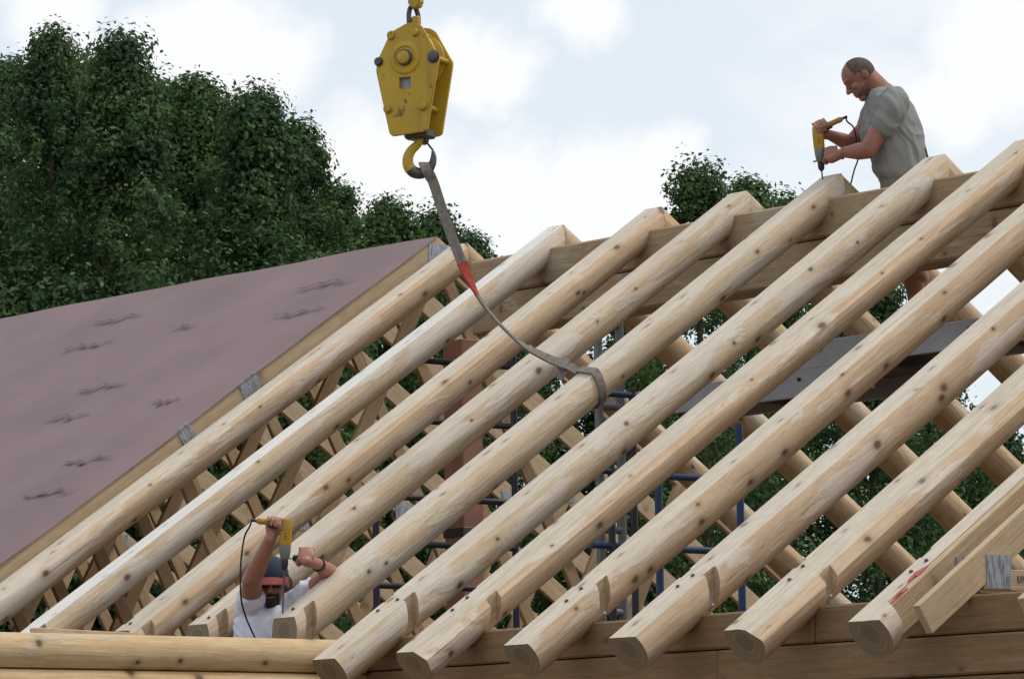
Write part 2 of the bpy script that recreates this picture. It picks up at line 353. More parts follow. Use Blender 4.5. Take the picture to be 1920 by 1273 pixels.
def leaves(name, a, b_, c):
    m, t, b = new_mat(name)
    ge = N(t, 'ShaderNodeNewGeometry')
    col = ramp(t, ge.outputs['Random Per Island'], [(0, a), (.6, b_), (1, c)])
    big = noise(t, coords(t, (1, 1, 1)), .75, 4); col = mix(t, ramp(t, big, [(.44, (0, 0, 0)), (.62, (.75, .75, .75))]), col, c)
    big2 = noise(t, coords(t, (1, 1, 1)), .9, 3); col = mix(t, ramp(t, big2, [(.40, (.6, .6, .6)), (.56, (0, 0, 0))]), col, a)
    t.nodes.remove(b); df = N(t, 'ShaderNodeBsdfDiffuse'); tr = N(t, 'ShaderNodeBsdfTranslucent'); gl = N(t, 'ShaderNodeBsdfGlossy'); gl.inputs['Roughness'].default_value = .5
    gl.inputs[0].default_value = (.5, .55, .6, 1)
    s1 = N(t, 'ShaderNodeMixShader', in_0=.3); s2 = N(t, 'ShaderNodeMixShader', in_0=.025)
    for n in (df, tr): t.links.new(col, n.inputs[0])
    t.links.new(df.outputs[0], s1.inputs[1]); t.links.new(tr.outputs[0], s1.inputs[2]); t.links.new(s1.outputs[0], s2.inputs[1]); t.links.new(gl.outputs[0], s2.inputs[2])
    t.links.new(s2.outputs[0], t.nodes['Material Output'].inputs[0]); return m
M_LEAF = leaves('dark_green_leaves', (.034, .074, .032), (.062, .118, .043), (.115, .180, .054))
M_LEAF2 = leaves('mid_green_leaves', (.036, .076, .030), (.066, .125, .040), (.125, .190, .050))
M_GROUND = plain('site_ground', (.16, .125, .08), .95, 0, .4, .6, .1, .3)

# ------------------------------------------------------------------ setting: ground, walls
def ground():
    n = 40; v, f = [], []
    for i in range(n+1):
        for j in range(n+1):
            x, y = (i/n-.5)*900, (j/n-.5)*900; v.append((x, y, -.02 + .12*mnoise.noise(Vector((x*.02, y*.02, 0)))*(1 if abs(x)+abs(y) > 30 else 0) ))
    for i in range(n):
        for j in range(n): a = i*(n+1)+j; f.append((a, a+n+1, a+n+2, a+1))
    tag(link('ground', smooth(pydata('ground', v, f)), M_GROUND), kind='structure')
ground()
WY = .40                              # outer face of the eave wall
def timber_wall(name, label, x0, x1, y0, y1, ztops, m, splits, along='x'):
    root = empty(name, ((x0+x1)/2, (y0+y1)/2, 0)); tag(root, label, 'wall')
    k = 0
    for zi in range(len(ztops)-1):
        zt, zb = ztops[zi], ztops[zi+1]
        cuts = [0] + [s for s in splits[zi % len(splits)]] + [1]
        for a, b in zip(cuts, cuts[1:]):
            if along == 'x':
                p0 = (x0+(x1-x0)*a+.002, (y0+y1)/2+rng.uniform(-.003, .003), (zt+zb)/2); p1 = (x0+(x1-x0)*b-.002, p0[1], p0[2]); w = y1-y0
            else:
                p0 = ((x0+x1)/2+rng.uniform(-.003, .003), y0+(y1-y0)*a+.002, (zt+zb)/2); p1 = (p0[0], y0+(y1-y0)*b-.002, p0[2]); w = x1-x0
            board('wall_timber', p0, p1, w, zt-zb-.006, m, root, bev=.009); k += 1
    return root
ZT = [2.612, 2.443, 2.268] + [2.268-.174*i for i in range(1, 14)]
ZT[-1] = 0
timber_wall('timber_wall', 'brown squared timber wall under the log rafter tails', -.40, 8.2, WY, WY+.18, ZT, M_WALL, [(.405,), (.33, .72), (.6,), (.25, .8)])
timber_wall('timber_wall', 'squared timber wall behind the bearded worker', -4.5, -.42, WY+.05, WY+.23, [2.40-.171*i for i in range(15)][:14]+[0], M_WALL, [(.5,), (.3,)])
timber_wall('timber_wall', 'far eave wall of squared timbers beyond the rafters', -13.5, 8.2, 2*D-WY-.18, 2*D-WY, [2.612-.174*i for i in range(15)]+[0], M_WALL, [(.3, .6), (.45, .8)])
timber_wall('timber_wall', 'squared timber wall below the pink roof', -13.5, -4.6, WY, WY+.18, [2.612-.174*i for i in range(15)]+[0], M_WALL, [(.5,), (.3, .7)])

# ------------------------------------------------------------------ log rafters
AX = .068                             # depth of the log axis below the planed top
def log_rafter(i, far=False, short=False, r0=.140, r1=.128, bevel=None, clipx=None, seed=0, mats=None):
    """ring-built log: planed top, square-cut tail, plumb ridge cut, plumb dado at the wall"""
    L = D/CT; SH = TT
    xa, xt = (XA[i], XT[i]) if not far else (XA[i], XA[i])
    ys = list(np.arange(0, L, .05)) + [L]
    y_start = 0.0
    slot0, slot1 = .425/CT, .492/CT
    if short: y_start = .365/CT; ys = [y_start] + [y for y in ys if y > y_start+.02]
    if i == 5 and not far: y_start = -.012/CT
    ys[0] = y_start
    ys = sorted([y for y in ys if abs(y-slot0) > .02 and abs(y-slot1) > .02])
    st = [(y, False) for y in ys if y < slot0] + [(slot0, False), (slot0+.0005, True), (slot1-.0005, True), (slot1, False)] + [(y, False) for y in ys if y > slot1]
    na, nf = 26, 4
    v, f, mi = [], [], []
    bx, bz = rng.uniform(-.018, .018), rng.uniform(-.010, .010)
    for y, slot in st:
        u = y/L; r_ = r0+(r1-r0)*u + .004*mnoise.noise(Vector((seed*3.1, y*.9, 2)))
        a = AX + .004*mnoise.noise(Vector((seed*5.3, y*.7, 7)))
        ph = math.asin(min(.93, a/r_)); k = 1.0 if short else min(1, max(0, y/.3))
        ring = []
        bow = math.sin(math.pi*u)
        for j in range(na+1):
            t_ = math.pi-ph + (math.pi+2*ph)*j/na
            d_ = 1 if 2 < j < na-2 else .25
            q = r_*(1 + d_*(.05*mnoise.noise(Vector((math.cos(t_)*1.3, math.sin(t_)*1.3+seed*9, y*1.1))) + .02*mnoise.noise(Vector((math.cos(t_)*4, math.sin(t_)*4+seed*4, y*5)))))
            ring.append([q*math.cos(t_)+bx*bow, -a+q*math.sin(t_)+bz*bow*(1 if 2 < j < na-2 else 0)])
        hw = abs(ring[0][0])
        for j in range(1, nf):
            s_ = j/nf; ring.append([ring[na][0]*(1-s_)+ring[0][0]*s_, min(0, ring[na][1]*(1-s_)+ring[0][1]*s_) + .002*mnoise.noise(Vector((j*.7, y*2, seed)))])
        if bevel:
            for p in ring:
                e = p[0]*.62+p[1]*.785-bevel
                if e > 0: p[0] -= e*.62; p[1] -= e*.785
        if slot:
            for p in ring: p[0] = max(-.074, min(.074, p[0]))
        if clipx is not None and y > .115:
            for p in ring: p[0] = min(p[0], clipx)
        for x, z in ring: v.append((x, y + z*SH*k, z))
    n = na+nf
    for q in range(len(st)-1):
        sl_ = st[q][1] or st[q+1][1]
        for j in range(n):
            a, b = q*n+j, q*n+(j+1) % n; f.append((a, b, b+n, a+n))
            mi.append(1 if j >= na else (3 if sl_ else 0))
    f.append(tuple(range(n))[::-1]); mi.append(2); f.append(tuple(range((len(st)-1)*n, len(st)*n))); mi.append(3)
    me = pydata('log', v, f); recalc(me); smooth(me, R(32)); me.polygons.foreach_set('material_index', mi)
    yaw = -math.atan2(xa-xt, L)
    if not far: mat = Matrix.Translation((xt, 0, Z0)) @ Matrix.Rotation(TH, 4, 'X') @ Matrix.Rotation(yaw, 4, 'Z')
    else: mat = Matrix.Translation((xt, 2*D, Z0)) @ Matrix.Rotation(math.pi, 4, 'Z') @ Matrix.Rotation(TH, 4, 'X')
    return link('log_rafter', me, mats or [M_LOG, M_FLAT, M_END, M_CUT], None, mat)
G1, G2 = 'log rafters of the near roof slope', 'log rafters of the far roof slope'
LAB = ['log rafter right beside the edge of the pink roof', 'whitest log rafter, crossed by the red part of the sling', 'log rafter passing behind the raised arm of the capped worker',
       'log rafter behind the capped worker, between his drill and beard', 'log rafter with the sling choked round it and a drill at its top',
       'log rafter whose sawn tail meets the horizontal log at lower left', 'log rafter whose top end stands highest in the ridge row', 'log rafter with a sawn tail, second right of the horizontal log',
       'log rafter with a sawn tail, midway along the timber wall', 'log rafter with a double ridge line along its planed top', 'log rafter with red crayon marks and a truss nailed to its side']
RAD = [.112, .108, .111, .110, .112, .114, .113, .113, .114, .115, .117]
BEV = {2: .026, 6: .028, 9: .020, 0: .035}
rafters = []
for i in range(11):
    o = log_rafter(i, short=i < 5, r0=RAD[i], r1=RAD[i]-.007, bevel=BEV.get(i), clipx=.022 if i == 10 else None, seed=i,
                   mats=[M_LOGP, M_FLATW, M_END, M_CUT] if i == 1 else ([M_LOGP, M_FLAT, M_END, M_CUT] if i in (4, 5, 3) else None))
    tag(o, LAB[i], 'log rafter', G1); rafters.append(o)
    # lag screws in the planed top beside the dado
    for q in range(2):
        p = Vector((XT[i]+rng.uniform(-.04, .04), 0, Z0)) + Vector((0, CT, ST))*(.40+.10*q+rng.uniform(-.03, .03)) + Vector(NROOF)*.002
        if i >= 5 or q: link('lag_screw', lathe_mesh([(.010, 0), (.010, .005), (.006, .008)], 10), M_STEEL, o, Matrix.Translation(p) @ Matrix.Rotation(TH, 4, 'X'))
FARL = ['next to the trusses', 'paired with the whitest near rafter', 'third from the trusses', 'fourth from the trusses', 'paired with the rafter holding the sling', 'sixth from the trusses',
        'seventh from the trusses', 'eighth from the trusses', 'ninth from the trusses', 'tenth from the trusses', 'last before the right hand trusses']
for i in range(11):
    o = log_rafter(i, far=True, r0=.108, r1=.102, seed=20+i, mats=[M_FAR, M_FLAT, M_END, M_CUT])
    tag(o, 'log rafter of the far slope, ' + FARL[i], 'log rafter', G2)
for i in (7, 8, 9):                    # bright lag bolts at the foot of the dados
    p = Vector((XT[i]+.085, .455, 2.63)); tube('lag_bolt', [p, p+Vector((.06, -.03, .022))], .006, M_ALU, rafters[i], 8)
# red crayon on the last rafter
for px, py in ((1690, 1113), (1683, 1120), (1728, 1071), (1716, 1078)):
    c = on_roof(px, py) ; vv = []
    for k in range(9):
        a = 2*math.pi*k/9; q = rng.uniform(.6, 1.2); vv.append(c + Vector((math.cos(a)*.016*q, math.sin(a)*.06*q*CT, math.sin(a)*.06*q*ST)) + Vector(NROOF)*.004)
    link('crayon_mark', pydata('mark', vv, [tuple(range(9))]), M_REDPAINT, rafters[10])

# ------------------------------------------------------------------ ridge beam, post
rb = empty('ridge_beam', (0, D, 4.76)); tag(rb, 'long brown ridge beam under the peaks of the rafters', 'ridge beam')
board('upper_timber', (-4.05, D, 5.115), (7.6, D, 5.115), .26, .226, M_BEAM, rb, bev=.012)
board('lower_timber', (-4.05, D, 4.878), (7.6, D, 4.878), .245, .236, M_BEAM, rb, bev=.014)
post = board('timber_post', (-4.30, D, 0), (-4.30, D, 4.758), .165, .195, M_POST, None, (1, 0, 0), .006)
tag(post, 'reddish square post standing under the left end of ridge beam', 'post')
band = board('splice_band', (-4.30, D, 3.50), (-4.30, D, 3.56), .18, .21, M_STEEL, post, (1, 0, 0))

# ------------------------------------------------------------------ roof trusses
def nail_plate(c, w, h, parent, nx=1, th=.004):
    o = link('nail_plate', box_mesh(th, w, h, (0, 0, 0)), M_GALV, parent, Matrix.Translation(c)); return o
def truss(x, off, label, group, heel_y=.08, plates=True, th=.04):
    """fink truss in the plane X = x; off lifts the top chord above the rafter tops"""
    root = empty('roof_truss', (x, D, 2.6)); tag(root, label, 'roof truss', group)
    dz = off/CT; h6 = .14
    apex = Vector((x, D, Z0+HR+dz)); nv = Vector((0, -ST, CT))*(h6/2); nv2 = Vector((0, ST, CT))*(h6/2)
    tail = Vector((x, heel_y, Z0+heel_y*TT+dz))
    board('top_chord', tail-nv, apex-nv, th, h6, M_LUM, root, NROOF)
    tail2 = Vector((x, 2*D-heel_y, tail.z)); 
    board('top_chord', tail2-nv2, apex-nv2+Vector((0, .003, -.002)), th-.003, h6, M_LUM, root, (0, ST, CT))
    zb = 2.675
    board('bottom_chord', (x, .475, zb), (x, 2*D-.475, zb), th-.002, .09, M_LUM, root)
    def topz(y): return Z0+min(y, 2*D-y)*TT+dz-h6/CT
    third, q1 = 2.87, 2.25
    for s in (0, 1):
        m_ = (lambda y: 2*D-y) if s else (lambda y: y)
        for ya, za, yb, zb_ in ((third, zb+.03, q1, topz(q1)+.03), (third+.02, zb+.03, D-.04, topz(D-.04)-.02), (3.55, zb+.03+1.35*.98, 3.35, topz(3.35)+.03)):
            if ya == 3.55: continue
            board('web', (x+.001*(s+1), m_(ya), za), (x+.001*(s+1), m_(yb), zb_), th-.004, .09, M_LUMD, root, (0, 1, 0))
        if plates:
            for sx in (-1, 1):
                xx = x+sx*(th/2+.002)
                (nail_plate((xx, m_(q1), topz(q1)+.06), .15, .12, root) if x != XL else None); nail_plate((xx, m_(third), zb+.02), .2, .12, root)
                nail_plate((xx, m_(.56), zb+.035), .147, .145, root)
    if plates:
        for sx in (-1, 1): nail_plate((x+sx*(th/2+.002), D, apex.z-.13), .17, .17, root)
    return root
GL, GR = 'roof trusses under the pink roof', 'roof trusses at the right end'
XL = -4.53-.02
ordn = ['first', 'second', 'third', 'fourth', 'fifth', 'sixth', 'seventh', 'eighth', 'ninth', 'tenth', 'eleventh', 'twelfth', 'thirteenth']
for k in range(13):
    r_ = truss(XL-.61*k, .055, ('end truss whose top chord edges the pink roof' if k == 0 else 'wooden roof truss under the pink roof, %s from its open edge' % ordn[k]), GL)
    if k == 0:
        for px, py, w in ((470, 724, .16), (350, 814, .11)):
            c = ray_plane(px, py, (1, 0, 0), (XL+.024, 0, 0))
            link('nail_plate', box_mesh(.004, w, .12), M_GALV, r_, Matrix.Translation(c) @ Matrix.Rotation(TH, 4, 'X'))
rightt = []
for k, x in enumerate((3.872, 4.055, 4.664, 5.27, 5.88, 6.49)):
    rightt.append(truss(x, 0, ['roof truss nailed to the side of the rafter with red marks', 'roof truss with a stamped bottom chord, standing free on the wall', 'roof truss whose tail just shows at the right edge'][k] if k < 3
          else 'roof truss at the right gable, %s after the one with stamped chord' % ordn[k-2], GR))
# stamp on the bottom chord: the visible start of a word, U
for pts in ([(1909, 1079), (1909, 1088), (1911, 1091), (1914, 1090), (1915, 1079)], [(1918.5, 1079), (1918.5, 1090)]):
    P3 = [ray_plane(px, py, (1, 0, 0), (4.076, 0, 0)) for px, py in pts]; tube('stamped_letter', P3, .0022, M_INK, rightt[1], 6)

# ------------------------------------------------------------------ pink roof covering
OFF = .07; XE = -4.53
def roofpt(x, y, off): return Vector((x, y, Z0+y*TT+off/CT))
sh = empty('roof_covering', roofpt(-9, 2, OFF)); tag(sh, 'large dusty pink roof membrane with faded dark print', 'roof covering')
def slope_sheet(x0, x1, y0, y1, off, th, m, name, nx=110, ny=22, wob=.005):
    v, f = [], []
    for s in (0, 1):
        for i in range(nx+1):
            for j in range(ny+1):
                x, y = x0+(x1-x0)*i/nx, y0+(y1-y0)*j/ny
                w_ = (wob*mnoise.noise(Vector((x*1.2, y*1.7, 3)))*2 + .003*max(0, mnoise.noise(Vector((x*.7+y*1.5, y*6-x*.8, 9))))) if s == 0 else 0
                v.append(roofpt(x, y, off-s*th+w_))
    K = (nx+1)*(ny+1)
    for i in range(nx):
        for j in range(ny):
            a = i*(ny+1)+j; f.append((a, a+ny+1, a+ny+2, a+1)); f.append((K+a, K+a+1, K+a+ny+2, K+a+ny+1))
    for i in range(nx):
        for j in (0, ny): a = i*(ny+1)+j; b = a+ny+1; f.append((a, b, K+b, K+a))
    for j in range(ny):
        for i in (0, nx): a = i*(ny+1)+j; b = a+1; f.append((a, b, K+b, K+a))
    return link(name, smooth(recalc(pydata('sheet', v, f)), R(30)), m, sh)
slope_sheet(-13.2, XE+.012, -.05, D-.01, OFF, .003, M_PINK, 'membrane', 110, 60, .006)
slope_sheet(-13.2, XE, -.04, D-.02, OFF-.005, .011, M_LUM, 'sheathing', 2, 2, 0)
# faded print: one squiggle of illegible lettering per repeat
def squiggle(px, py, w, seed):
    c = on_roof(px, py, OFF+.004); r2 = random.Random(seed); v, f = [], []; n = 44
    for k in range(n+1):
        s = k/n; env = math.sin(math.pi*min(1, s*1.02))
        d = .020*math.sin(s*19+seed)*env + .026*math.sin(s*7.3+seed*2)*env; th = .006+.015*abs(math.sin(s*11+seed*1.3))*env*(1 if s < .75 else .5)
        for e in (-1, 1):
            y = c.y+(d+e*th)*CT; v.append(roofpt(c.x+(s-.5)*w, y, OFF+.017))
    for k in range(n): f.append((2*k, 2*k+2, 2*k+3, 2*k+1))
    return link('printed_mark', pydata('mark', v, f), M_INK, sh)
q = 0
for px, py, w in ((220, 600, .62), (610, 535, .62), (165, 650, .60), (560, 588, .55), (190, 729, .55), (125, 784, .55), (160, 866, .55), (90, 928, .55), (345, 615, .3), (310, 755, .3)):
    q += 1; squiggle(px, py, w, q)

# ------------------------------------------------------------------ logs of the wing wall, lower left
lw = empty('log_wall', (-.25, -2, 0)); tag(lw, 'long pale horizontal log wall at the lower left corner', 'log wall')
def hlog(p0, p1, r_, m, name, parent, seed, flat=.8, squash=1.0):
    n, ns = 22, 46; v, f = [], []; p0, p1 = Vector(p0), Vector(p1); L = (p1-p0).length
    for i in range(ns+1):
        y = L*i/ns
        for k in range(n):
            a = 2*math.pi*k/n; q = r_*(1+.03*mnoise.noise(Vector((math.cos(a), math.sin(a)+seed, y*.8)))+.012*mnoise.noise(Vector((math.cos(a)*4, math.sin(a)*4+seed, y*4))))
            z = max(-flat*r_, min(flat*r_, q*math.sin(a)*squash)); v.append((q*math.cos(a), y, z))
    for i in range(ns):
        for k in range(n): a, b = i*n+k, i*n+(k+1) % n; f.append((a, b, b+n, a+n))
    f.append(tuple(range(n))[::-1]); f.append(tuple(range(ns*n, ns*n+n)))
    me = smooth(recalc(pydata('log', v, f)), R(35)); mi = [0]*(len(f)-2)+[1, 1]; me.polygons.foreach_set('material_index', mi)
    return link(name, me, [m, M_END], parent, frame_mat(p0, p1))
XW, ZW = -.26, 2.60
zc = ZW-.083
for k in range(15):
    hlog((XW, -5.6, zc), (XW, .394, zc), .105, M_PLATE, 'wall_log', lw, k*3.7, .80)
    zc -= .1705
bd = board('loose_board', (-.28, -1.52, 2.612), (-.285, -.93, 2.598), .06, .032, M_LUM); tag(bd, 'short loose board lying on top of the horizontal log', 'board')

# ------------------------------------------------------------------ scaffolding inside the frame
def scaffold(name, label, pts_legs, rails, m, m2=None, foot=0.0, r_=.021, group='scaffolds inside the roof'):
    root = empty(name, (pts_legs[0][0], pts_legs[0][1], foot)); tag(root, label, 'scaffold', group)
    for x, y, zt in pts_legs: tube('leg', [(x, y, foot), (x, y, zt)], r_, m, root)
    for (a, b) in rails: tube('rung', [a, b], r_*.92, m2 or m, root)
    return root
def sx(px, py, x): q = ray_plane(px, py, (1, 0, 0), (x, 0, 0)); return q.y, q.z
XFA = -3.5
ya, yb = sx(705, 1000, XFA)[0], sx(965, 900, XFA)[0]
scaffold('scaffold', 'dark scaffold frame beside the reddish post', [(XFA, ya, sx(705, 968, XFA)[1]), (XFA, yb, sx(960, 660, XFA)[1])],
         [((XFA, ya, sx(px, py, XFA)[1]), (XFA, yb, sx(px, py, XFA)[1])) for px, py in ((710, 1097), (808, 1021), (777, 933))]
         + [((XFA, sx(796, py, XFA)[0], sx(px, py, XFA)[1]), (XFA, yb, sx(px, py, XFA)[1])) for px, py in ((810, 677), (808, 790))], M_NAVY)
XFB = -.15
ya, yb = sx(1235, 940, XFB)[0], sx(1388, 940, XFB)[0]
scaffold('scaffold', 'blue scaffold frame seen through the middle rafters', [(XFB, ya, sx(1235, 890, XFB)[1]), (XFB, yb, sx(1388, 795, XFB)[1])],
         [((XFB, ya, sx(px, py, XFB)[1]), (XFB, yb, sx(px, py, XFB)[1])) for px, py in ((1290, 895), (1305, 1031))], M_BLUE)
XFC = -2.0
ya, yb, yc = sx(1122, 700, XFC)[0], sx(1162, 700, XFC)[0], sx(1140, 700, XFC)[0]
scaffold('scaffold', 'grey scaffold ladder below the choked end of the sling', [(XFC, ya, sx(1140, 575, XFC)[1]), (XFC, yb, sx(1140, 575, XFC)[1])],
         [((XFC, ya, z), (XFC, yb, z)) for z in np.arange(2.9, sx(1140, 590, XFC)[1], .24)], M_GRY, M_GRY, r_=.026)
XFD = -1.8
ya, yb = sx(1108, 1020, XFD)[0], sx(1190, 1020, XFD)[0]
scaffold('scaffold', 'navy scaffold frame beside the grey ladder', [(XFD, sx(1148, 1020, XFD)[0], sx(1140, 800, XFD)[1]), (XFD, yb, sx(1190, 730, XFD)[1])],
         [((XFD, ya, sx(1130, py, XFD)[1]), (XFD, yb, sx(1130, py, XFD)[1])) for py in (1022, 882, 737)], M_NAVY, M_BLUE)
scaffold('scaffold', 'black scaffold leg at the right edge of the picture', [(.66, 4.62, 5.05), (.66, 5.22, 5.05)], [((.66, 4.62, z), (.66, 5.22, z)) for z in (2.9, 3.6, 4.2)], M_NAVY)
def plank(name, label, x0, x1, y0, y1, zt):
    root = empty(name, ((x0+x1)/2, (y0+y1)/2, zt-.16)); tag(root, label, 'scaffold plank', 'scaffold planks')
    for y in (y0, y1): board('side_rail', (x0, y, zt-.08), (x1, y, zt-.08), .028, .16, M_ALU, root, bev=.004)
    board('deck', (x0+.01, (y0+y1)/2, zt-.03), (x1-.01, (y0+y1)/2, zt-.03), y1-y0-.03, .022, M_ALUD, root)
    for x in np.arange(x0+.25, x1, .62):
        board('cross_bar', (x, y0+.016, zt-.11), (x, y1-.016, zt-.11), .04, .04, M_ALUD, root)
        tube('bolt', [(x, y0-.014, zt-.055), (x, y0-.026, zt-.055)], .012, M_BLK, root, 8)
    return root
plank('scaffold_plank', 'long grey scaffold plank the man on the ridge stands on', -1.62, 2.6, 4.68, 5.16, 4.495)
plank('scaffold_plank', 'lower grey scaffold plank reaching left of the long one', -3.0, -.9, 4.64, 5.12, 4.33)

# ------------------------------------------------------------------ crane block and sling
choke = on_roof(1072, 697)
BY = choke.copy()
def blk(cx, cy, dn=0.0):              # point of the block's front plate plane, from a close view of it
    return ray_plane(680+cx*.2828, cy*.2828, W, BY + W*dn)
bc = blk(285, 500)
A_ = (U*.906 + W*.423).normalized(); Nb = (W*.906 - U*.423).normalized(); Zb = (V - A_*.03).normalized()
MB = Matrix((A_, -Nb, Zb)).transposed().to_4x4(); MB.translation = bc
MBi = MB.inverted()
def loc(cx, cy):                       # picture point -> local x,z on the front plate
    p = ray_plane(680+cx*.2828, cy*.2828, Nb, bc); q = MBi @ p; return (q.x, q.z)
cb = empty('crane_block', mat=MB); tag(cb, 'yellow crane pulley block with hook hanging in front of the sky', 'crane block')
outline = [loc(*p) for p in ((292, 152), (345, 158), (382, 180), (500, 388), (497, 425), (434, 862), (408, 876), (205, 900), (184, 880), (86, 470), (90, 405), (175, 215))]
TH_B = .20
def plate(name, y0, y1):
    # plate with a square window
    wx0, wz0 = loc(243, 592); wx1, wz1 = loc(318, 508)
    me = prism_mesh(outline, y0, y1, .004); o = link(name, me, M_YEL, cb, MB)
    cut = bpy.data.objects.new('cut', box_mesh(wx1-wx0, .4, wz1-wz0, ((wx0+wx1)/2, y0, (wz0+wz1)/2))); COL.objects.link(cut); cut.matrix_world = MB
    md = o.modifiers.new('b', 'BOOLEAN'); md.object = cut; md.solver = 'EXACT'
    dg = bpy.context.evaluated_depsgraph_get(); me2 = bpy.data.meshes.new_from_object(o.evaluated_get(dg), depsgraph=dg)
    o.modifiers.clear(); o.data = me2; bpy.data.objects.remove(cut); return o
fp = plate('front_plate', 0, .022)
plate('back_plate', TH_B-.022, TH_B)
wx0, wz0 = loc(243, 592); wx1, wz1 = loc(318, 508)
link('tag_plate', box_mesh(wx1-wx0+.03, .004, wz1-wz0+.03, ((wx0+wx1)/2, .030, (wz0+wz1)/2)), M_TAG, cb, MB)
hx_, hz_ = loc(282, 385)
ROTY = Matrix.Rotation(math.pi/2, 4, 'X')     # lathe axis -> local -Y (towards the viewer)
def disc(name, x, z, y, prof, m, parent=cb, n=24): return link(name, lathe_mesh(prof, n), m, parent, MB @ Matrix.Translation((x, y, z)) @ ROTY)
disc('hub_ring', hx_, hz_, 0, [(.092, 0), (.092, .006), (.086, .010), (.066, .010), (.062, .004)], M_YEL)
disc('axle_pin', hx_, hz_, 0, [(.046, 0), (.046, .018), (.042, .022)], M_STEEL)
disc('axle_cap', hx_, hz_, -.014, [(.036, 0), (.036, .016), (.032, .019)], M_YEL)
disc('sheave', hx_, hz_, TH_B-.03, [(.165, 0), (.165, .02), (.135, .035), (.135, TH_B-.095), (.165, TH_B-.08), (.165, TH_B-.06)], M_YEL, n=36)
for cx, cy, rr, m in ((192, 238, .022, M_YEL), (352, 216, .020, M_YEL), (108, 412, .022, M_STEEL), (470, 378, .030, M_STEEL), (168, 724, .022, M_YEL), (402, 702, .024, M_YEL)):
    x, z = loc(cx, cy)
    disc('bolt_head', x, z, 0, [(rr*1.25, 0), (rr*1.25, .004), (rr, .005), (rr, .018), (rr*.85, .021)], m, n=12)
    disc('spacer_bar', x*.96, z, TH_B+.012, [(.016, 0), (.016, TH_B-.02)], M_YEL, n=12)
    disc('nut', x*.96, z, TH_B+.02, [(.024, 0), (.024, .02)], M_STEEL, n=6)
x, z = loc(300, 895); link('hook_trunnion', box_mesh(.15, .11, .05, (x+.03, TH_B/2, z+.012), .01), M_STEEL, cb, MB)
# hook
hk = [blk(*p, -.075) for p in ((385, 880), (383, 920), (362, 960), (322, 1000), (300, 1050), (306, 1105), (340, 1142), (388, 1150), (432, 1130), (460, 1090), (470, 1045), (466, 1003))]
hr = [.022, .023, .024, .027, .030, .032, .033, .031, .027, .022, .017, .009]
hkc = catmull(hk, 6); hrc = [np.interp(k/6, range(len(hr)), hr) for k in range(len(hkc))]
hsk = link('hook_shank', tube_mesh(hkc[:34], [float(a) for a in hrc[:34]], 14), M_YEL, cb); link('hook_tip', tube_mesh(hkc[33:], [float(a) for a in hrc[33:]], 14), M_STEEL, cb)
tube('hook_latch', [blk(412, 930, -.075), blk(440, 965, -.07), blk(468, 1000, -.075)], .006, M_STEEL, hsk, 8)
disc('hook_nut', *loc(330, 905), TH_B*.35+.08, [(.03, 0), (.03, .05)], M_STEEL, n=12)
# rigging above: anchor, links, rope wedge and the hoist rope
link('top_anchor', box_mesh(.05, .03, .07, (loc(318, 140)[0], .06, loc(318, 140)[1]), .008), M_YEL, cb, MB)
tube('shackle', catmull([blk(308, 150, -.03), blk(306, 100, -.05), blk(318, 52, -.06), blk(345, 48, -.07), blk(366, 100, -.08), blk(372, 165, -.09)], 6), .014, M_STEEL, cb, 10)
link('rope_socket', prism_mesh([loc(*p) for p in ((272, -60), (352, -60), (356, 20), (330, 52), (298, 50), (276, 30))], .03, .09, .008), M_YEL, cb, MB)
rp = blk(312, -40, -.06)
tube('hoist_rope', [rp, rp+Vector((0, 0, 1.0)), rp+Vector((0, 0, 14))], .012, M_STEEL, cb, 8)

def ribbon(name, pts, widths, wdirs, m, th=.007, parent=None):
    """flat webbing along pts; wdirs: width direction per point"""
    v, f = [], []; n = len(pts)
    for i, p in enumerate(pts):
        t = (pts[min(i+1, n-1)]-pts[max(i-1, 0)]).normalized(); wv = Vector(wdirs[i]); wv = (wv-t*wv.dot(t)).normalized(); nn = t.cross(wv)
        for a, b in ((-1, -1), (1, -1), (1, 1), (-1, 1)): v.append(p+wv*(a*widths[i]/2)+nn*(b*th/2))
    for i in range(n-1):
        for k in range(4): a, b = i*4+k, i*4+(k+1) % 4; f.append((a, b, b+4, a+4))
    f += [(3, 2, 1, 0), (n*4-4, n*4-3, n*4-2, n*4-1)]
    return link(name, smooth(recalc(pydata('ribbon', v, f)), R(45)), m, parent)
sl_root = empty('lifting_sling', choke); tag(sl_root, 'slack grey lifting sling with a red tag from hook to rafter', 'lifting sling')
hookp = ray_plane(801, 318, W, BY+W*-.075)
SP = [(803, 322), (813, 344), (828, 390), (845, 437), (866, 492), (892, 548), (925, 595), (975, 643), (1020, 668), (1057, 685)]
cp_ = []
for k, (px, py) in enumerate(SP):
    s = k/(len(SP)-1); cp_.append(ray_plane(px, py, W, BY+W*(-.075*(1-s)+.03*s)))
fine = catmull(cp_, 8); n_ = len(fine)
Ri = rafters[4].matrix_world; lc = Ri.inverted() @ choke; TA = (Ri.to_3x3() @ Vector((0, 1, 0))).normalized()
loop = []
for k in range(41):                    # over the planed top, round the right flank, under and back up the left side
    a = R(150) - R(335)*k/40; rr = .118
    x, z = rr*1.02*math.cos(a), -AX+rr*math.sin(a); z = min(z, .010)
    loop.append(Ri @ Vector((x, lc.y - .035 + z*.25 - x*.30, z)))
path = fine[:-5] + catmull([fine[-6], fine[-6].lerp(loop[0], .55)+V*.008, loop[0], loop[1]], 6)[3:-6] + loop
n_ = len(fine); m_p = len(path)
wd_, ww = [], []
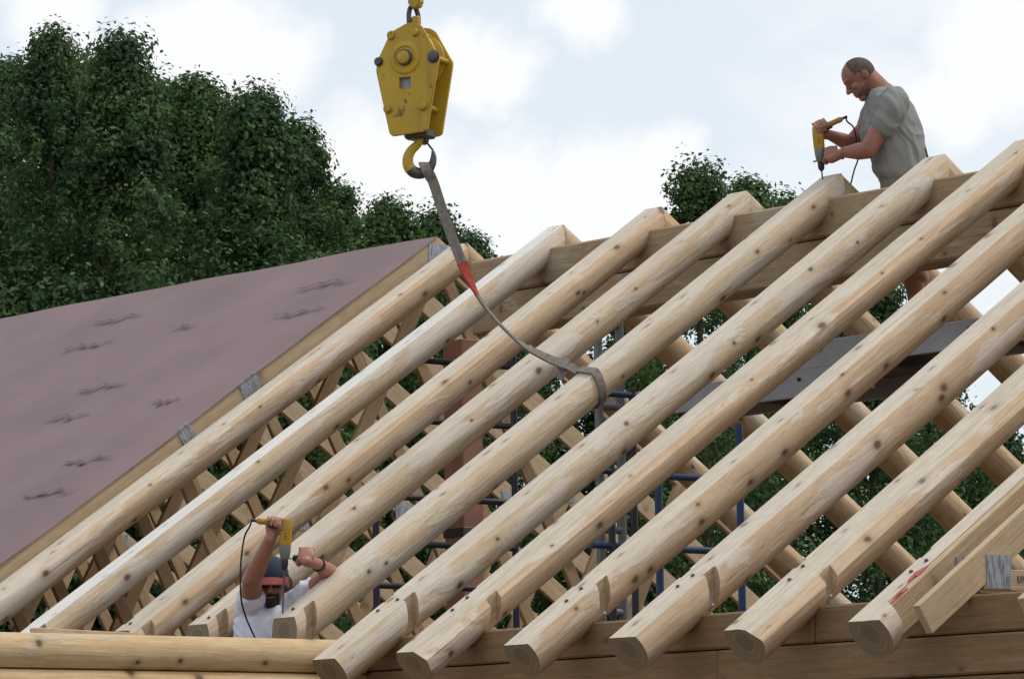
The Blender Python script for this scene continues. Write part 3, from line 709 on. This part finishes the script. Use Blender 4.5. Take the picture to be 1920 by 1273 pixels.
for k in range(m_p):
    s = min(1, k/(n_-1)); tw = np.interp(s, [0, .42, .56, .74, .9, 1], [0, 8, 72, 78, 40, 0])   # the webbing twists edge-on where it sags
    tdir = (path[min(k+1, m_p-1)]-path[max(k-1, 0)]).normalized(); side = tdir.cross(W).normalized()
    w0 = side*math.cos(R(tw))+W*math.sin(R(tw)); f_ = np.interp(s, [.80, 1.0], [0, 1]); ta = TA if TA.dot(w0) > 0 else -TA
    if s >= 1: ta = TA if TA.dot(wd_[-1]) > 0 else -TA
    wd_.append(w0*(1-f_)+ta*f_); ww.append(float(np.interp(s, [0, .8, 1], [.058, .054, .052])))
i1, i2 = int(n_*.44), int(n_*.575)
ribbon('upper_webbing', path[:i1+1], ww[:i1+1], wd_[:i1+1], M_SLING, parent=sl_root)
ribbon('red_tag', path[i1:i2+1], [w*1.08 for w in ww[i1:i2+1]], wd_[i1:i2+1], M_SLINGR, .010, sl_root)
ribbon('lower_webbing', path[i2:], ww[i2:], wd_[i2:], M_SLING, .012, sl_root)
kk = n_-5
ribbon('keeper_sleeve', path[kk:kk+4], [.072]*4, wd_[kk:kk+4], M_SLING, .026, sl_root)
tl = [path[kk+2]-V*.012, path[kk+2]-V*.045-U*.012, path[kk+2]-V*.075-U*.035]; ribbon('strap_end', catmull(tl, 4), [.045]*9, [U]*9, M_SLING, .008, sl_root)
# eye over the hook
def bp(px, py, w): return ray_plane(px, py, W, BY+W*w)
ev = [bp(808, 334, -.045), bp(800, 320, -.036), bp(795, 308, -.055), bp(794, 306, -.085), bp(798, 316, -.118), bp(808, 336, -.10)]
ev = catmull(ev, 6); ribbon('hook_eye', ev, [.055]*len(ev), [U]*len(ev), M_SLING, parent=sl_root)
# ------------------------------------------------------------------ hands and tools
def hand(grip, axis, palm_dir, rg=.02, s=1.0, flip=1):
    """palm, four unequal curled fingers and a thumb closed round a bar; palm_dir points from bar to palm"""
    ax = Vector(axis).normalized(); e1 = Vector(palm_dir); e1 = (e1-ax*e1.dot(ax)).normalized(); e2 = ax.cross(e1)*flip; g = Vector(grip); pr = []
    pr.append(('e', g+e1*(rg+.017*s), ax*.043*s, e2*.047*s, e1*.017*s))
    pr.append(('e', g+e1*(rg+.012*s)-e2*.03*s, ax*.036*s, e2*.026*s, e1*.018*s))
    for k, (o_, ln, rf) in enumerate(((-.033, 200, .0088), (-.011, 225, .0095), (.011, 220, .0092), (.031, 185, .0078))):
        prev = g+ax*(o_*s)+e1*(rg+.015*s)+e2*.038*s
        st_ = 48
        for q in range(1, 4):
            a = R(st_ + (ln-st_)*q/3.0 - 8); p = g+ax*(o_*s)+(e1*math.cos(a)+e2*math.sin(a))*(rg+rf*s)
            pr.append(('c', prev, rf*s*(1.05-.06*q), p, rf*s*(1-.07*q))); prev = p
    tp = g-ax*.036*s+e1*(rg+.014*s)-e2*.028*s
    for a_, o2 in ((-75, -.046), (-125, -.040), (-165, -.030)):
        p = g+ax*(o2*s)+(e1*math.cos(R(a_))+e2*math.sin(R(a_)))*(rg+.010*s); pr.append(('c', tp, .0115*s, p, .010*s)); tp = p
    return pr, g+e1*(rg+.017*s)-e2*.045*s
def drill(label, chuck_tip, bodydir, handle_dir, side_dir, bit_len, cord_pts, scale=1.0, rod_back=.05):
    """right-angle framed hand drill: origin at the chuck's nose; bodydir points from the nose up the motor"""
    b = Vector(bodydir).normalized(); h = Vector(handle_dir); h = h.normalized(); s_ = Vector(side_dir).normalized(); n = Vector(chuck_tip); k = scale
    root = empty('power_drill', n); tag(root, label, 'drill')
    x = b.orthogonal().normalized() if abs(b.dot(h)) > .98 else (h-b*h.dot(b)).normalized()
    Mx = Matrix((x, b.cross(x), b)).transposed().to_4x4(); Mx.translation = n
    chk = link('chuck', lathe_mesh([(.009*k, 0), (.019*k, .014*k), (.022*k, .03*k), (.022*k, .058*k), (.018*k, .066*k)], 16), M_BLK, root, Mx)
    link('gear_case', lathe_mesh([(.020*k, .062*k), (.028*k, .075*k), (.033*k, .10*k), (.035*k, .135*k), (.034*k, .15*k)], 18), M_GRY, root, Mx)
    mb_ = link('motor_body', lathe_mesh([(.035*k, .148*k), (.037*k, .16*k), (.037*k, .24*k), (.035*k, .285*k), (.028*k, .305*k), (.014*k, .312*k)], 20), M_YELT, root, Mx)
    for zz in (.185, .20, .215): link('vent_slot', box_mesh(.012*k, .076*k, .005*k, (0, 0, zz*k)), M_BLK, mb_, Mx)
    top = n+b*.275*k
    hm = blob([('c', top, .026*k, top+h*.06*k, .021*k), ('c', top+h*.06*k, .021*k, top+h*.15*k, .018*k), ('c', top+h*.15*k, .020*k, top+h*.165*k, .019*k)], .005, 3)
    rh_ = link('rear_handle', hm, M_YELT, root)
    tr = top+h*.07*k-b*.022*k; link('trigger', blob([('c', tr, .009, tr+h*.03*k, .008)], .004, 2), M_BLK, rh_)
    c0 = n+b*.072*k
    sr_ = tube('side_rod', [c0-s_*rod_back*k, c0+s_*.10*k], .007*k, M_ALU, root, 8)
    link('side_grip', lathe_mesh([(.012*k, 0), (.021*k, .006*k), (.019*k, .03*k), (.020*k, .09*k), (.023*k, .102*k), (.018*k, .108*k)], 14), M_BLK, sr_, frame_mat(c0+s_*.048*k, c0+s_*.16*k) @ Matrix.Rotation(-math.pi/2, 4, 'X'))
    tube('drill_bit', [n+b*.004, n-b*bit_len], .0045, M_STEEL, chk, 8)
    end = top+h*.165*k
    tube('strain_relief', [end, end+h*.05*k], .008, M_BLK, root, 8)
    tube('power_cord', catmull([end+h*.045*k]+cord_pts, 10), .0048, M_BLK, root, 8)
    return root, top, c0

# ------------------------------------------------------------------ the man on the ridge
T1 = on_roof(1543.5, 335.5)
def m1(cx, cy, w=0.0): return ray_plane(1500+cx*.2121, 90+cy*.2121, W, T1+W*w)
man1 = empty('person', m1(905, 1200)*1.0); man1.location = Vector((m1(905, 1200).x, m1(905, 1200).y, 4.495)); bpy.context.view_layer.update()
tag(man1, 'balding man in grey t-shirt drilling down into the ridge', 'person')
# head frame: nose to the lower left
k1 = .2121/325
Fh = (U*-.80 + V*-.60).normalized(); Hh = (U*-.60 + V*.80).normalized(); c0 = m1(518, 243, .01)
def hd(f, h, w): return c0 + Fh*f + Hh*h + W*w
head = [('e', hd(0, .006, 0), Fh*.099, Hh*.096, W*.078), ('e', hd(.022, -.06, 0), Fh*.072, Hh*.078, W*.062), ('e', hd(.052, -.118, 0), Fh*.034, Hh*.026, W*.036),
        ('e', hd(.078, .012, 0), Fh*.022, Hh*.014, W*.058), ('c', hd(.093, -.012, 0), .009, hd(.112, -.046, 0), .0125), ('e', hd(.096, -.048, .012), Fh*.014, Hh*.009, W*.011), ('e', hd(.096, -.048, -.012), Fh*.014, Hh*.009, W*.011),
        ('e', hd(.084, -.079, 0), Fh*.014, Hh*.007, W*.024), ('e', hd(.081, -.094, 0), Fh*.014, Hh*.008, W*.022), ('e', hd(.062, -.040, .048), Fh*.026, Hh*.020, W*.016), ('e', hd(.062, -.040, -.048), Fh*.026, Hh*.020, W*.016),
        ('e', hd(-.02, -.028, .079), Fh*.017, Hh*.030, W*.009), ('e', hd(-.02, -.028, -.079), Fh*.017, Hh*.030, W*.009), ('e', hd(-.028, -.024, .086), Fh*.009, Hh*.026, W*.006),
        ('c', hd(-.030, -.045, 0), .060, m1(715, 410, 0), .066), ('c', hd(-.045, -.035, 0), .050, m1(735, 380, 0), .055)]
# arms
sh_n, el_n, wr_n = m1(800, 560, .185), m1(600, 905, .22), m1(385, 925, .10)
sh_f, el_f, wr_f = m1(720, 560, -.18), m1(450, 845, -.20), m1(262, 770, -.06)
side_c = m1(310, 965, .03); sdv = (m1(340, 968, .03)-m1(120, 1010, .0)).normalized()
b1 = (m1(150, 690)-m1(192, 1095)).normalized()
hp, hw1 = hand(m1(285, 962, .03), sdv, U*.25+W*.75+V*.45, .020, 1.05, -1)
hp2, hw2 = hand(m1(196, 712, 0), (m1(310, 655)-m1(165, 722)), U*.55+V*.45-W*.65, .022, 1.05, 1)
body = head + [('c', sh_n, .060, el_n, .050), ('c', el_n, .050, m1(520, 915, .17), .050), ('c', m1(520, 915, .17), .050, wr_n, .030), ('c', wr_n, .030, hw1, .027),
    ('c', sh_f, .058, el_f, .046), ('c', el_f, .046, m1(380, 820, -.14), .044), ('c', m1(380, 820, -.14), .044, wr_f, .030), ('c', wr_f, .029, hw2, .026)] + hp + hp2
zpl = 4.495
hipn, hipf = m1(895, 1180, .09), m1(900, 1180, -.09)
gx = (ray_plane(1712, 500, W, T1)-T1).dot(U)
def g1(u, z, w): return Vector((T1.x, T1.y, 0)) + U*u + W*w + Vector((0, 0, z))
kn, kf, an, af = g1(gx-.01, 4.90, .07), g1(gx+.03, 4.90, -.10), g1(gx+.01, 4.58, .06), g1(gx+.05, 4.58, -.11)
body += [('c', hipn, .088, kn, .060), ('c', hipf, .088, kf, .060), ('c', kn, .060, kn*.65+an*.35-U*-.015, .064), ('c', kn*.65+an*.35, .062, an, .04), ('c', kf, .060, kf*.65+af*.35, .064), ('c', kf*.65+af*.35, .062, af, .04),
         ('c', m1(735, 430), .07, m1(800, 600), .105), ('c', m1(800, 600), .11, m1(870, 1100), .125)]
link('body', blob(body, .0048, 3, .45), M_SKIN, man1)
def torso_rings(fn, table, cx_off=0, n=30, p=2.4):
    rings = []
    for y, xf, xb, hw in table:
        ring = []
        for k in range(n):
            a = 2*math.pi*k/n; c_, s_ = math.cos(a), math.sin(a)
            e = lambda q: math.copysign(abs(q)**(2/p), q)
            ring.append(fn((xf+xb)/2 + (xb-xf)/2*e(c_), y, hw*e(s_)))
        rings.append(ring)
    return rings
tb = [(322, 690, 775, .058), (350, 650, 830, .085), (385, 625, 885, .125), (430, 605, 935, .17), (500, 585, 985, .20), (600, 560, 1035, .212), (740, 535, 1082, .208), (850, 575, 1102, .20), (930, 622, 1114, .195), (1010, 634, 1126, .19), (1090, 648, 1130, .188), (1150, 690, 1118, .18)]
tors = loft_mesh(torso_rings(m1, tb))
shirt = blob([('m', tors), ('c', m1(830, 480, .165), .085, m1(800, 560, .195), .083), ('c', m1(800, 560, .195), .083, m1(748, 690, .215), .074),
              ('c', m1(735, 480, -.165), .08, m1(690, 560, -.19), .078), ('c', m1(690, 560, -.19), .078, m1(620, 690, -.20), .070)], .007, 5, .5)
def wrinkle(me, amp, fn_scale=(9, 9, 5), lim=None):
    no = [v.normal.copy() for v in me.vertices]
    for v, n_1 in zip(me.vertices, no):
        p = v.co; q = Vector((p.x*fn_scale[0], p.y*fn_scale[1], p.z*fn_scale[2]+ (p.x+p.y)*4))
        v.co = p + n_1*(amp*(mnoise.noise(q) + .5*mnoise.noise(q*2.3)))
    for v, n_1 in zip(me.vertices, no):          # drawn folds run from the armpit down to the waist
        p = v.co; a_ = p.dot(U)*1.0+p.z*.9; b_ = p.dot(W); q = Vector((a_*10+2*mnoise.noise(p*5), (p.dot(U)-p.z)*3.0, b_*5)); r_ = mnoise.noise(q)
        v.co = p + n_1*(amp*.45*(max(0, 1-abs(r_)*2.6)-.3))
    me.update(); return me
link('shirt', wrinkle(shirt, .017), M_TEE, man1)
sho = blob([('m', loft_mesh(torso_rings(m1, [(1040, 660, 1118, .175), (1110, 690, 1112, .178), (1180, 705, 1105, .18), (1240, 710, 1100, .178), (1300, 720, 1090, .175)]))),
            ('c', m1(870, 1240, .085), .105, kn+Vector((0, 0, .06)), .088), ('c', m1(890, 1240, -.085), .105, kf+Vector((0, 0, .06)), .088)], .008, 4)
link('shorts', wrinkle(sho, .008), M_SHORT, man1)
link('belt_tool', blob([('c', m1(1100, 900, .05), .012, m1(1122, 985, .05), .014)], .005, 2), M_BLK, man1)
for q_, (a, kk) in enumerate(((an, 1), (af, 1))):
    f0 = Vector((a.x, a.y, zpl+.045))
    link('boot', blob([('c', a, .05, f0, .052), ('c', f0-Vector((0, 0, .004)), .042, f0-U*.15-Vector((0, 0, .006)), .037)], .007, 3), M_SHOE, man1)
# hair: a close-cropped band round the back and sides; stubble; glasses
def patch(cen, ax, ay, az, cond, th=.004, nu=96, nv=64):
    """shell of an ellipsoid over the directions for which cond(x,y,z) holds, with thickness"""
    v, f, idx = [], [], {}
    for i in range(nv+1):
        for j in range(nu):
            a, b_ = math.pi*i/nv, 2*math.pi*j/nu; d = Vector((math.sin(a)*math.cos(b_), math.sin(a)*math.sin(b_), math.cos(a)))
            for s in (0, 1): idx[(i, j, s)] = len(v); v.append(cen + (ax*d.x+ay*d.y+az*d.z)*(1+(0 if s else -.12)))
    keep = set()
    for i in range(nv):
        for j in range(nu):
            a, b_ = math.pi*(i+.5)/nv, 2*math.pi*(j+.5)/nu
            if cond(math.sin(a)*math.cos(b_), math.sin(a)*math.sin(b_), math.cos(a)): keep.add((i, j))
    for (i, j) in keep:
        j2 = (j+1) % nu
        for s in (0, 1):
            q = (idx[i, j, s], idx[i, j2, s], idx[i+1, j2, s], idx[i+1, j, s]); f.append(q if s else q[::-1])
        for (di, dj, e) in ((-1, 0, ((i, j), (i, j2))), (1, 0, ((i+1, j), (i+1, j2))), (0, -1, ((i, j), (i+1, j))), (0, 1, ((i, j2), (i+1, j2)))):
            if (i+di, (j+dj) % nu) not in keep: f.append((idx[e[0]+(0,)], idx[e[1]+(0,)], idx[e[1]+(1,)], idx[e[0]+(1,)]))
    return smooth(recalc(pydata('patch', v, f)))
link('hair', patch(hd(-.002, .006, 0), Fh*.1005, W*.0795, Hh*.0975, lambda x, y, z: (z > .05 and x < .30-.45*(1-abs(y)) + .25*z) or (z > -.22 and x < .02) or (z > -.72 and x < -.28)), M_HAIR, man1)
link('beard', patch(hd(.022, -.060, 0), Fh*.0735, W*.0635, Hh*.0795, lambda x, y, z: z < -.12-.3*x and x > -.35), M_BEARD, man1)
for s in (-1, 1):
    c_ = hd(.088, -.022, .03*s); ring = [c_ + (Hh*math.cos(a)*.016 + (W*.95+Fh*-.3*s)*math.sin(a)*.021) for a in np.linspace(0, 2*math.pi, 17)]
    tube('glasses', ring, .0015, M_STEEL, man1, 6); tube('glasses', [hd(.08, -.016, .052*s), hd(-.02, -.014, .083*s)], .0017, M_STEEL, man1, 6)
link('shirt_pen', box_mesh(.012, .02, .035), M_BLK, man1, Matrix.Translation(m1(640, 640, .12)))
nose = m1(192, 1090); drill('yellow power drill held upright by the man on the ridge', nose, b1, (m1(320, 652)-m1(165, 722)), sdv, (nose-m1(206, 1158)).length+.01,
      [m1(415, 650, .02), m1(470, 700, .0), m1(495, 790, -.03), m1(505, 900, -.10), m1(512, 985, -.10), m1(480, 1080, -.08), m1(455, 1180, -.04), m1(440, 1260, -.14), m1(430, 1500, -.2)], .88, .05)

# ------------------------------------------------------------------ the man behind the horizontal log
T2 = on_roof(528, 1150)
def m2(cx, cy, w=0.0): return ray_plane(420+cx*.2121, 940+cy*.2121, W, T2+W*w)
DP = -.46
man2 = empty('person', (m2(400, 1100, DP).x, m2(400, 1100, DP).y, 1.36)); tag(man2, 'bearded worker in cap and white shirt with his arm raised overhead', 'person')
F2 = (W*.97 - V*.20 - U*.05).normalized(); S2 = U; H2 = F2.cross(S2); H2 = H2 if H2.z > 0 else -H2
c2 = m2(425, 690, DP+.02)
def h2(f, h, w): return c2 + F2*f + H2*h + S2*w
head2 = [('e', h2(0, .01, 0), F2*.097, H2*.098, S2*.076), ('e', h2(.02, -.06, 0), F2*.072, H2*.08, S2*.062), ('e', h2(.054, -.118, 0), F2*.032, H2*.026, S2*.034), ('e', h2(.08, .008, 0), F2*.02, H2*.012, S2*.056),
         ('c', h2(.094, -.01, 0), .009, h2(.112, -.042, 0), .013), ('e', h2(.096, -.046, .012), F2*.014, H2*.009, S2*.011), ('e', h2(.096, -.046, -.012), F2*.014, H2*.009, S2*.011),
         ('e', h2(.085, -.080, 0), F2*.014, H2*.008, S2*.024), ('e', h2(.062, -.035, .046), F2*.026, H2*.02, S2*.017), ('e', h2(.062, -.035, -.046), F2*.026, H2*.02, S2*.017),
         ('e', h2(-.015, -.02, .079), F2*.017, H2*.03, S2*.009), ('e', h2(-.015, -.02, -.079), F2*.017, H2*.03, S2*.009), ('c', h2(-.02, -.06, 0), .062, m2(430, 985, DP-.02), .07)]
rs, re, rw = m2(240, 960, DP), m2(245, 690, DP+.24), m2(408, 335, -.03)
ls, le, lw_ = m2(600, 930, DP), m2(945, 640, DP+.18), m2(822, 548, -.05)
hp3, hw3 = hand(m2(440, 196, 0), (m2(330, 160)-m2(540, 190)), V*-.15+W*-.9-U*.3, .022, 1.05, -1)
hp4, hw4 = hand(m2(732, 506, .0), (m2(800, 505)-m2(560, 500)), W*.75+V*.5+U*.1, .020, 1.05, -1)
body2 = head2 + [('c', rs, .062, re, .050), ('c', re, .050, re*.7+rw*.3, .048), ('c', re*.7+rw*.3, .048, rw, .031), ('c', rw, .030, hw3, .028),
                 ('c', ls, .060, le, .047), ('c', le, .047, le*.65+lw_*.35, .045), ('c', le*.65+lw_*.35, .045, lw_, .030), ('c', lw_, .030, hw4, .027)] + hp3 + hp4
B2 = m2(420, 1250, DP); ht2 = Vector((B2.x, B2.y, 0))
body2 += [('c', m2(430, 1010, DP-.02), .085, ht2+Vector((0, 0, 2.4)), .13)]
for s in (-1, 1):
    body2 += [('c', ht2+U*.09*s+Vector((0, 0, 2.28)), .09, ht2+U*.10*s+Vector((0, 0, 1.86)), .062), ('c', ht2+U*.10*s+Vector((0, 0, 1.86)), .06, ht2+U*.10*s+Vector((0, 0, 1.45)), .042)]
link('body', blob(body2, .0048, 3, .45), M_SKINR, man2)
rings = []
for z, hwid, dep in ((.0, .075, .068), (-.03, .14, .10), (-.07, .205, .12), (-.15, .215, .13), (-.3, .20, .13), (-.45, .185, .13), (-.58, .18, .13), (-.66, .18, .125)):
    base = m2(425, 935, DP)+Vector((0, 0, z)); rings.append([base + U*hwid*math.copysign(abs(math.cos(a))**.85, math.cos(a)) + W*dep*math.copysign(abs(math.sin(a))**.85, math.sin(a)) for a in np.linspace(0, 2*math.pi, 30, endpoint=False)])
sh2 = blob([('m', loft_mesh(rings)), ('c', rs, .082, rs*.62+re*.38, .078), ('c', ls, .078, ls*.5+le*.5, .070)], .007, 5, .5)
link('shirt', wrinkle(sh2, .015), M_TEEW, man2)
pr = [('c', ht2+Vector((0, 0, 2.33)), .15, ht2+Vector((0, 0, 2.22)), .16)]
for s in (-1, 1): pr += [('c', ht2+U*.09*s+Vector((0, 0, 2.25)), .10, ht2+U*.10*s+Vector((0, 0, 1.86)), .082), ('c', ht2+U*.10*s+Vector((0, 0, 1.86)), .08, ht2+U*.10*s+Vector((0, 0, 1.45)), .068)]
link('trousers', blob(pr, .009, 4), M_CAP, man2)
for s in (-1, 1): f0 = ht2+U*.10*s+Vector((0, 0, 1.405)); link('boot', blob([('c', f0+Vector((0, 0, .06)), .055, f0, .052), ('c', f0, .042, f0+W*.16, .038)], .008, 3), M_SHOE, man2)
# cap, brim, sunglasses, beard, long hair, watch
link('cap_crown', patch(h2(-.004, .014, 0), F2*.108, S2*.088, H2*.112, lambda x, y, z: z > .12), M_CAP, man2)
v, f = [], []; nb = 16
for sgn in (0, 1):
    for r_, ext in ((.0, 0), (.5, 1), (1., 2)):
        for k in range(nb+1):
            a = math.pi*(k/nb-.5)*1.05; ux = math.sin(a)*(.088+.004*r_); fx = .02+math.cos(a)*(.085+.075*r_*max(0, math.cos(a))**.6)
            v.append(h2(fx, .030-.028*r_-.018*(math.sin(a)**2)-.005*sgn, ux))
for sgn in (0, 1):
    for r_ in range(2):
        for k in range(nb): o_ = sgn*3*(nb+1); a = o_+r_*(nb+1)+k; f.append((a, a+1, a+nb+2, a+nb+1))
for k in range(nb):
    for r_ in (0, 2): a = r_*(nb+1)+k; f.append((a, a+1, a+1+3*(nb+1), a+3*(nb+1)))
link('cap_brim', smooth(recalc(pydata('brim', v, f)), R(50)), M_BRIM, man2)
for s in (-1, 1): link('sunglass_lens', blob([('e', h2(.090, -.016, .031*s), F2*.006, H2*.017, (S2*.96-F2*.28*s)*.027)], .004, 2), M_LENS, man2)
tube('sunglass_frame', [h2(-.01, -.008, -.083), h2(.07, -.008, -.062), h2(.098, -.006, 0), h2(.07, -.008, .062), h2(-.01, -.008, .083)], .003, M_LENS, man2, 6)
link('beard', blob([('e', h2(.062, -.108, 0), F2*.042, H2*.042, S2*.040), ('e', h2(.092, -.068, 0), F2*.010, H2*.008, S2*.030), ('c', h2(.075, -.07, .034), .013, h2(.066, -.11, .028), .015), ('c', h2(.075, -.07, -.034), .013, h2(.066, -.11, -.028), .015)], .005, 3), M_BEARDD, man2)
link('hair', blob([('e', h2(-.045, -.03, .05), F2*.05, H2*.075, S2*.045), ('c', h2(-.055, -.02, .075), .028, h2(-.06, -.13, .085), .022), ('e', h2(-.05, -.04, 0), F2*.05, H2*.07, S2*.07)], .006, 3), M_HAIRB, man2)
tube('watch', [lw_+(le-lw_).normalized()*.012, lw_+(le-lw_).normalized()*.038], .037, M_BLK, man2, 18)
nose2 = m2(533, 605, .0); b2 = (m2(548, 215)-m2(533, 600)).normalized()
drill('yellow power drill held overhead by the bearded worker', nose2, b2, (m2(300, 172)-m2(540, 200)), (m2(800, 505, -.03)-m2(560, 500, 0)), (nose2-T2).length+.02,
      [m2(230, 215, 0), m2(185, 300, -.02), m2(158, 450, -.02), m2(145, 640, -.03), m2(152, 860, -.05), m2(190, 1010, -.10), m2(235, 1120, -.12), m2(275, 1210, -.13), m2(300, 1330, -.15)], .86, .04)
wp = plank('scaffold_plank', 'work plank under the feet of the bearded worker', -2.4, -.35, .52, 1.08, 1.36)
scaffold('scaffold', 'low trestle under the plank of the bearded worker', [(-2.0, .60, 1.2), (-2.0, 1.0, 1.2), (-.8, .60, 1.2), (-.8, 1.0, 1.2)], [((-2.0, .6, 1.18), (-2.0, 1.0, 1.18)), ((-.8, .6, 1.18), (-.8, 1.0, 1.18))], M_GRY)

# ------------------------------------------------------------------ trees
def crown_mesh(H, zb, Rc, nclus, leaves_per, lsz, seed, spires=5, low=60):
    g = np.random.default_rng(seed); cl = []
    def env0(z): return Rc*min(1, ((H-z)/(3.0*Rc))**.9)
    shoots = [(0.0, 0.0, H, 1.0)]                 # ragged upright shoots over the whole upper crown, not only at the tip
    for k in range(spires*4):
        z = H-.5-(3.4*Rc)*g.random()**1.2; a = g.uniform(0, 6.28); e = env0(z)*g.uniform(.85, 1.3); shoots.append((e*math.cos(a), e*math.sin(a), min(H-.15, z+g.uniform(.5, 1.15)), g.uniform(.55, 1.1)))
    for x0, y0, top, L in shoots:
        for q in range(6):
            f_ = q/5; s = .045+.05*q*L; sp = .03+.03*q
            cl.append((x0*(1-.10*f_)+g.normal()*sp, y0*(1-.10*f_)+g.normal()*sp, top-f_*L, s))
    nclus += len(cl)
    while len(cl) < nclus:
        z = H-.25-(H-zb)*g.random()**1.25; t_ = (z-zb)/(H-zb); env = env0(z)*min(1, .6+t_*3)*1.0
        a = g.uniform(0, 6.28); env *= .82+.55*mnoise.noise(Vector((math.cos(a)*1.4+seed*2.2, math.sin(a)*1.4, z*.9))); rr = env*math.sqrt(g.uniform(.10, .80)); s = g.uniform(.30, .78)
        cl.append((rr*math.cos(a), rr*math.sin(a), z, s))
    for k in range(low):                          # the wide lower crown
        z = zb+(H-2.2*Rc-zb)*g.random(); a = g.uniform(0, 6.28); rr = Rc*1.15*math.sqrt(g.random()); cl.append((rr*math.cos(a), rr*math.sin(a), z, g.uniform(.7, 1.1)))
    cl = np.array(cl); m = len(cl)
    n = m*leaves_per; ci = np.repeat(np.arange(m), leaves_per)
    d = g.normal(size=(n, 3)); d /= np.linalg.norm(d, axis=1)[:, None]
    keepn = g.random(n) < np.clip((cl[ci, 3]/.55)**1.7, .035, 1); ci = ci[keepn]; d = d[keepn]; n = len(ci)
    rad = cl[ci, 3]*(g.random(n)**.45)*(1+.35*(g.random(n) < .12)); pos = cl[ci, :3] + d*rad[:, None]*np.array([1, 1, .82])
    nor = d*1.1 + g.normal(size=(n, 3))*.45 + np.array([0, 0, .35]); nor /= np.linalg.norm(nor, axis=1)[:, None]
    t1 = np.cross(nor, g.normal(size=(n, 3))); t1 /= np.linalg.norm(t1, axis=1)[:, None]; t2 = np.cross(nor, t1)
    s = lsz*g.uniform(.6, 1.25, n)[:, None]*np.where(cl[ci, 3] > .69, 1.2, 1)[:, None]
    v = np.empty((n, 4, 3)); v[:, 0] = pos-t1*s; v[:, 1] = pos+t2*s*.55+nor*s*.12; v[:, 2] = pos+t1*s; v[:, 3] = pos-t2*s*.55+nor*s*.12
    me = bpy.data.meshes.new('crown'); me.vertices.add(n*4); me.vertices.foreach_set('co', v.reshape(-1))
    me.loops.add(n*4); me.loops.foreach_set('vertex_index', np.arange(n*4)); me.polygons.add(n); me.polygons.foreach_set('loop_start', np.arange(n)*4)
    me.update(calc_edges=True); me.validate(); return me, cl
def tree(px, py_top, dist, wpx, label, mat, seed, zb=2.5, nclus=150, lp=130, lsz=.085, spires=6, low=60):
    dr = fwd + rt*((px-960)/F_PX) - up*((py_top-636.5)/F_PX); p = CAM + dr*dist; H = p.z; base = Vector((p.x, p.y, 0)); Rc = wpx/2*dist/F_PX
    root = empty('tree', base); tag(root, label, 'tree', 'trees behind the house')
    me, cl = crown_mesh(H, zb, Rc, nclus, lp, lsz, seed, spires, low)
    link('crown', me, mat, root, Matrix.Translation(base))
    g = random.Random(seed); tr = [Vector((0, 0, 0)), Vector((.05, .08, H*.3)), Vector((-.08, .05, H*.6)), Vector((0, 0, H*.92))]
    link('trunk', tube_mesh(catmull(tr, 6), [float(a) for a in np.linspace(.26, .03, 19)], 10), M_BARK, root, Matrix.Translation(base))
    pts = []
    for k in range(12):
        c = cl[g.randrange(len(cl))]; z0 = max(1.5, c[2]-1.6); b0 = Vector((0, 0, z0)); b1_ = Vector(c[:3])
        link('branch', tube_mesh([b0, b0.lerp(b1_, .5)+Vector((0, 0, .15)), b1_], [.07, .045, .015], 6), M_BARK, root, Matrix.Translation(base))
TR = [(18, 120, 94, 320, 'dark tree filling the gap beside the left edge tree', 1), (160, 105, 96, 330, 'tree standing back between the two tallest left trees', 1), (300, 150, 96, 300, 'shaded tree set back under the white cloud', 0), (425, 215, 98, 300, 'tree set back left of the pointed tree', 0), (520, 250, 98, 240, 'tree set back right of the pointed tree', 1), (625, 345, 100, 170, 'lower tree at the right end of the tall left group', 0),
      (-70, 95, 84, 440, 'dense dark tree cut off by the left edge', 0), (95, 50, 88, 430, 'tall dark tree with twin tips at far left', 0), (225, 62, 84, 400, 'tallest leafy tree left of the white cloud', 0),
      (365, 140, 90, 380, 'dark tree with a stepped outline under the white cloud', 1), (478, 165, 86, 310, 'pointed tree midway between the pink roof and crane block', 0), (556, 228, 92, 230, 'loose leafy tree sloping down to the crane block', 1),
      (725, 372, 98, 320, 'low tree peeping over the pink roof edge', 1), (815, 398, 104, 260, 'low dark tree behind the grey sling', 0), (882, 440, 108, 190, 'small tree tip right of the sling', 0),
      (1308, 310, 96, 320, 'pointed tree standing between two rafter peaks', 1), (1400, 334, 102, 330, 'leafy tree with open tips behind the rafter peaks', 1), (1470, 365, 108, 330, 'leafy tree just left of the man on the ridge', 1),
      (1630, 478, 100, 360, 'dark tree seen under the ridge beam at right', 0), (1740, 590, 104, 340, 'tree seen between rafters near the right edge', 1), (1860, 760, 108, 320, 'lowest tree at the right edge behind the rafters', 0),
      (1010, 555, 112, 420, 'dark tree behind the slack of the sling', 0), (1180, 530, 112, 420, 'dark tree behind the grey scaffold frame', 0), (640, 500, 112, 300, 'shaded tree hidden behind the pink roof peak', 0), (330, 420, 112, 420, 'shaded tree hidden behind the pink roof', 0)]
for k, (px, py, ds, w, lb, mm) in enumerate(TR):
    tree(px, py, ds, w, lb, [M_LEAF, M_LEAF2][mm], 100+k, zb=1.0, nclus=int((90+w*.30)*(.6 if py > 290 and px > 1200 and px < 1550 else 1)), lp=int(330*(.8 if py > 290 and px > 1000 else 1)), lsz=.06, spires=9, low=int(40+w*.14))
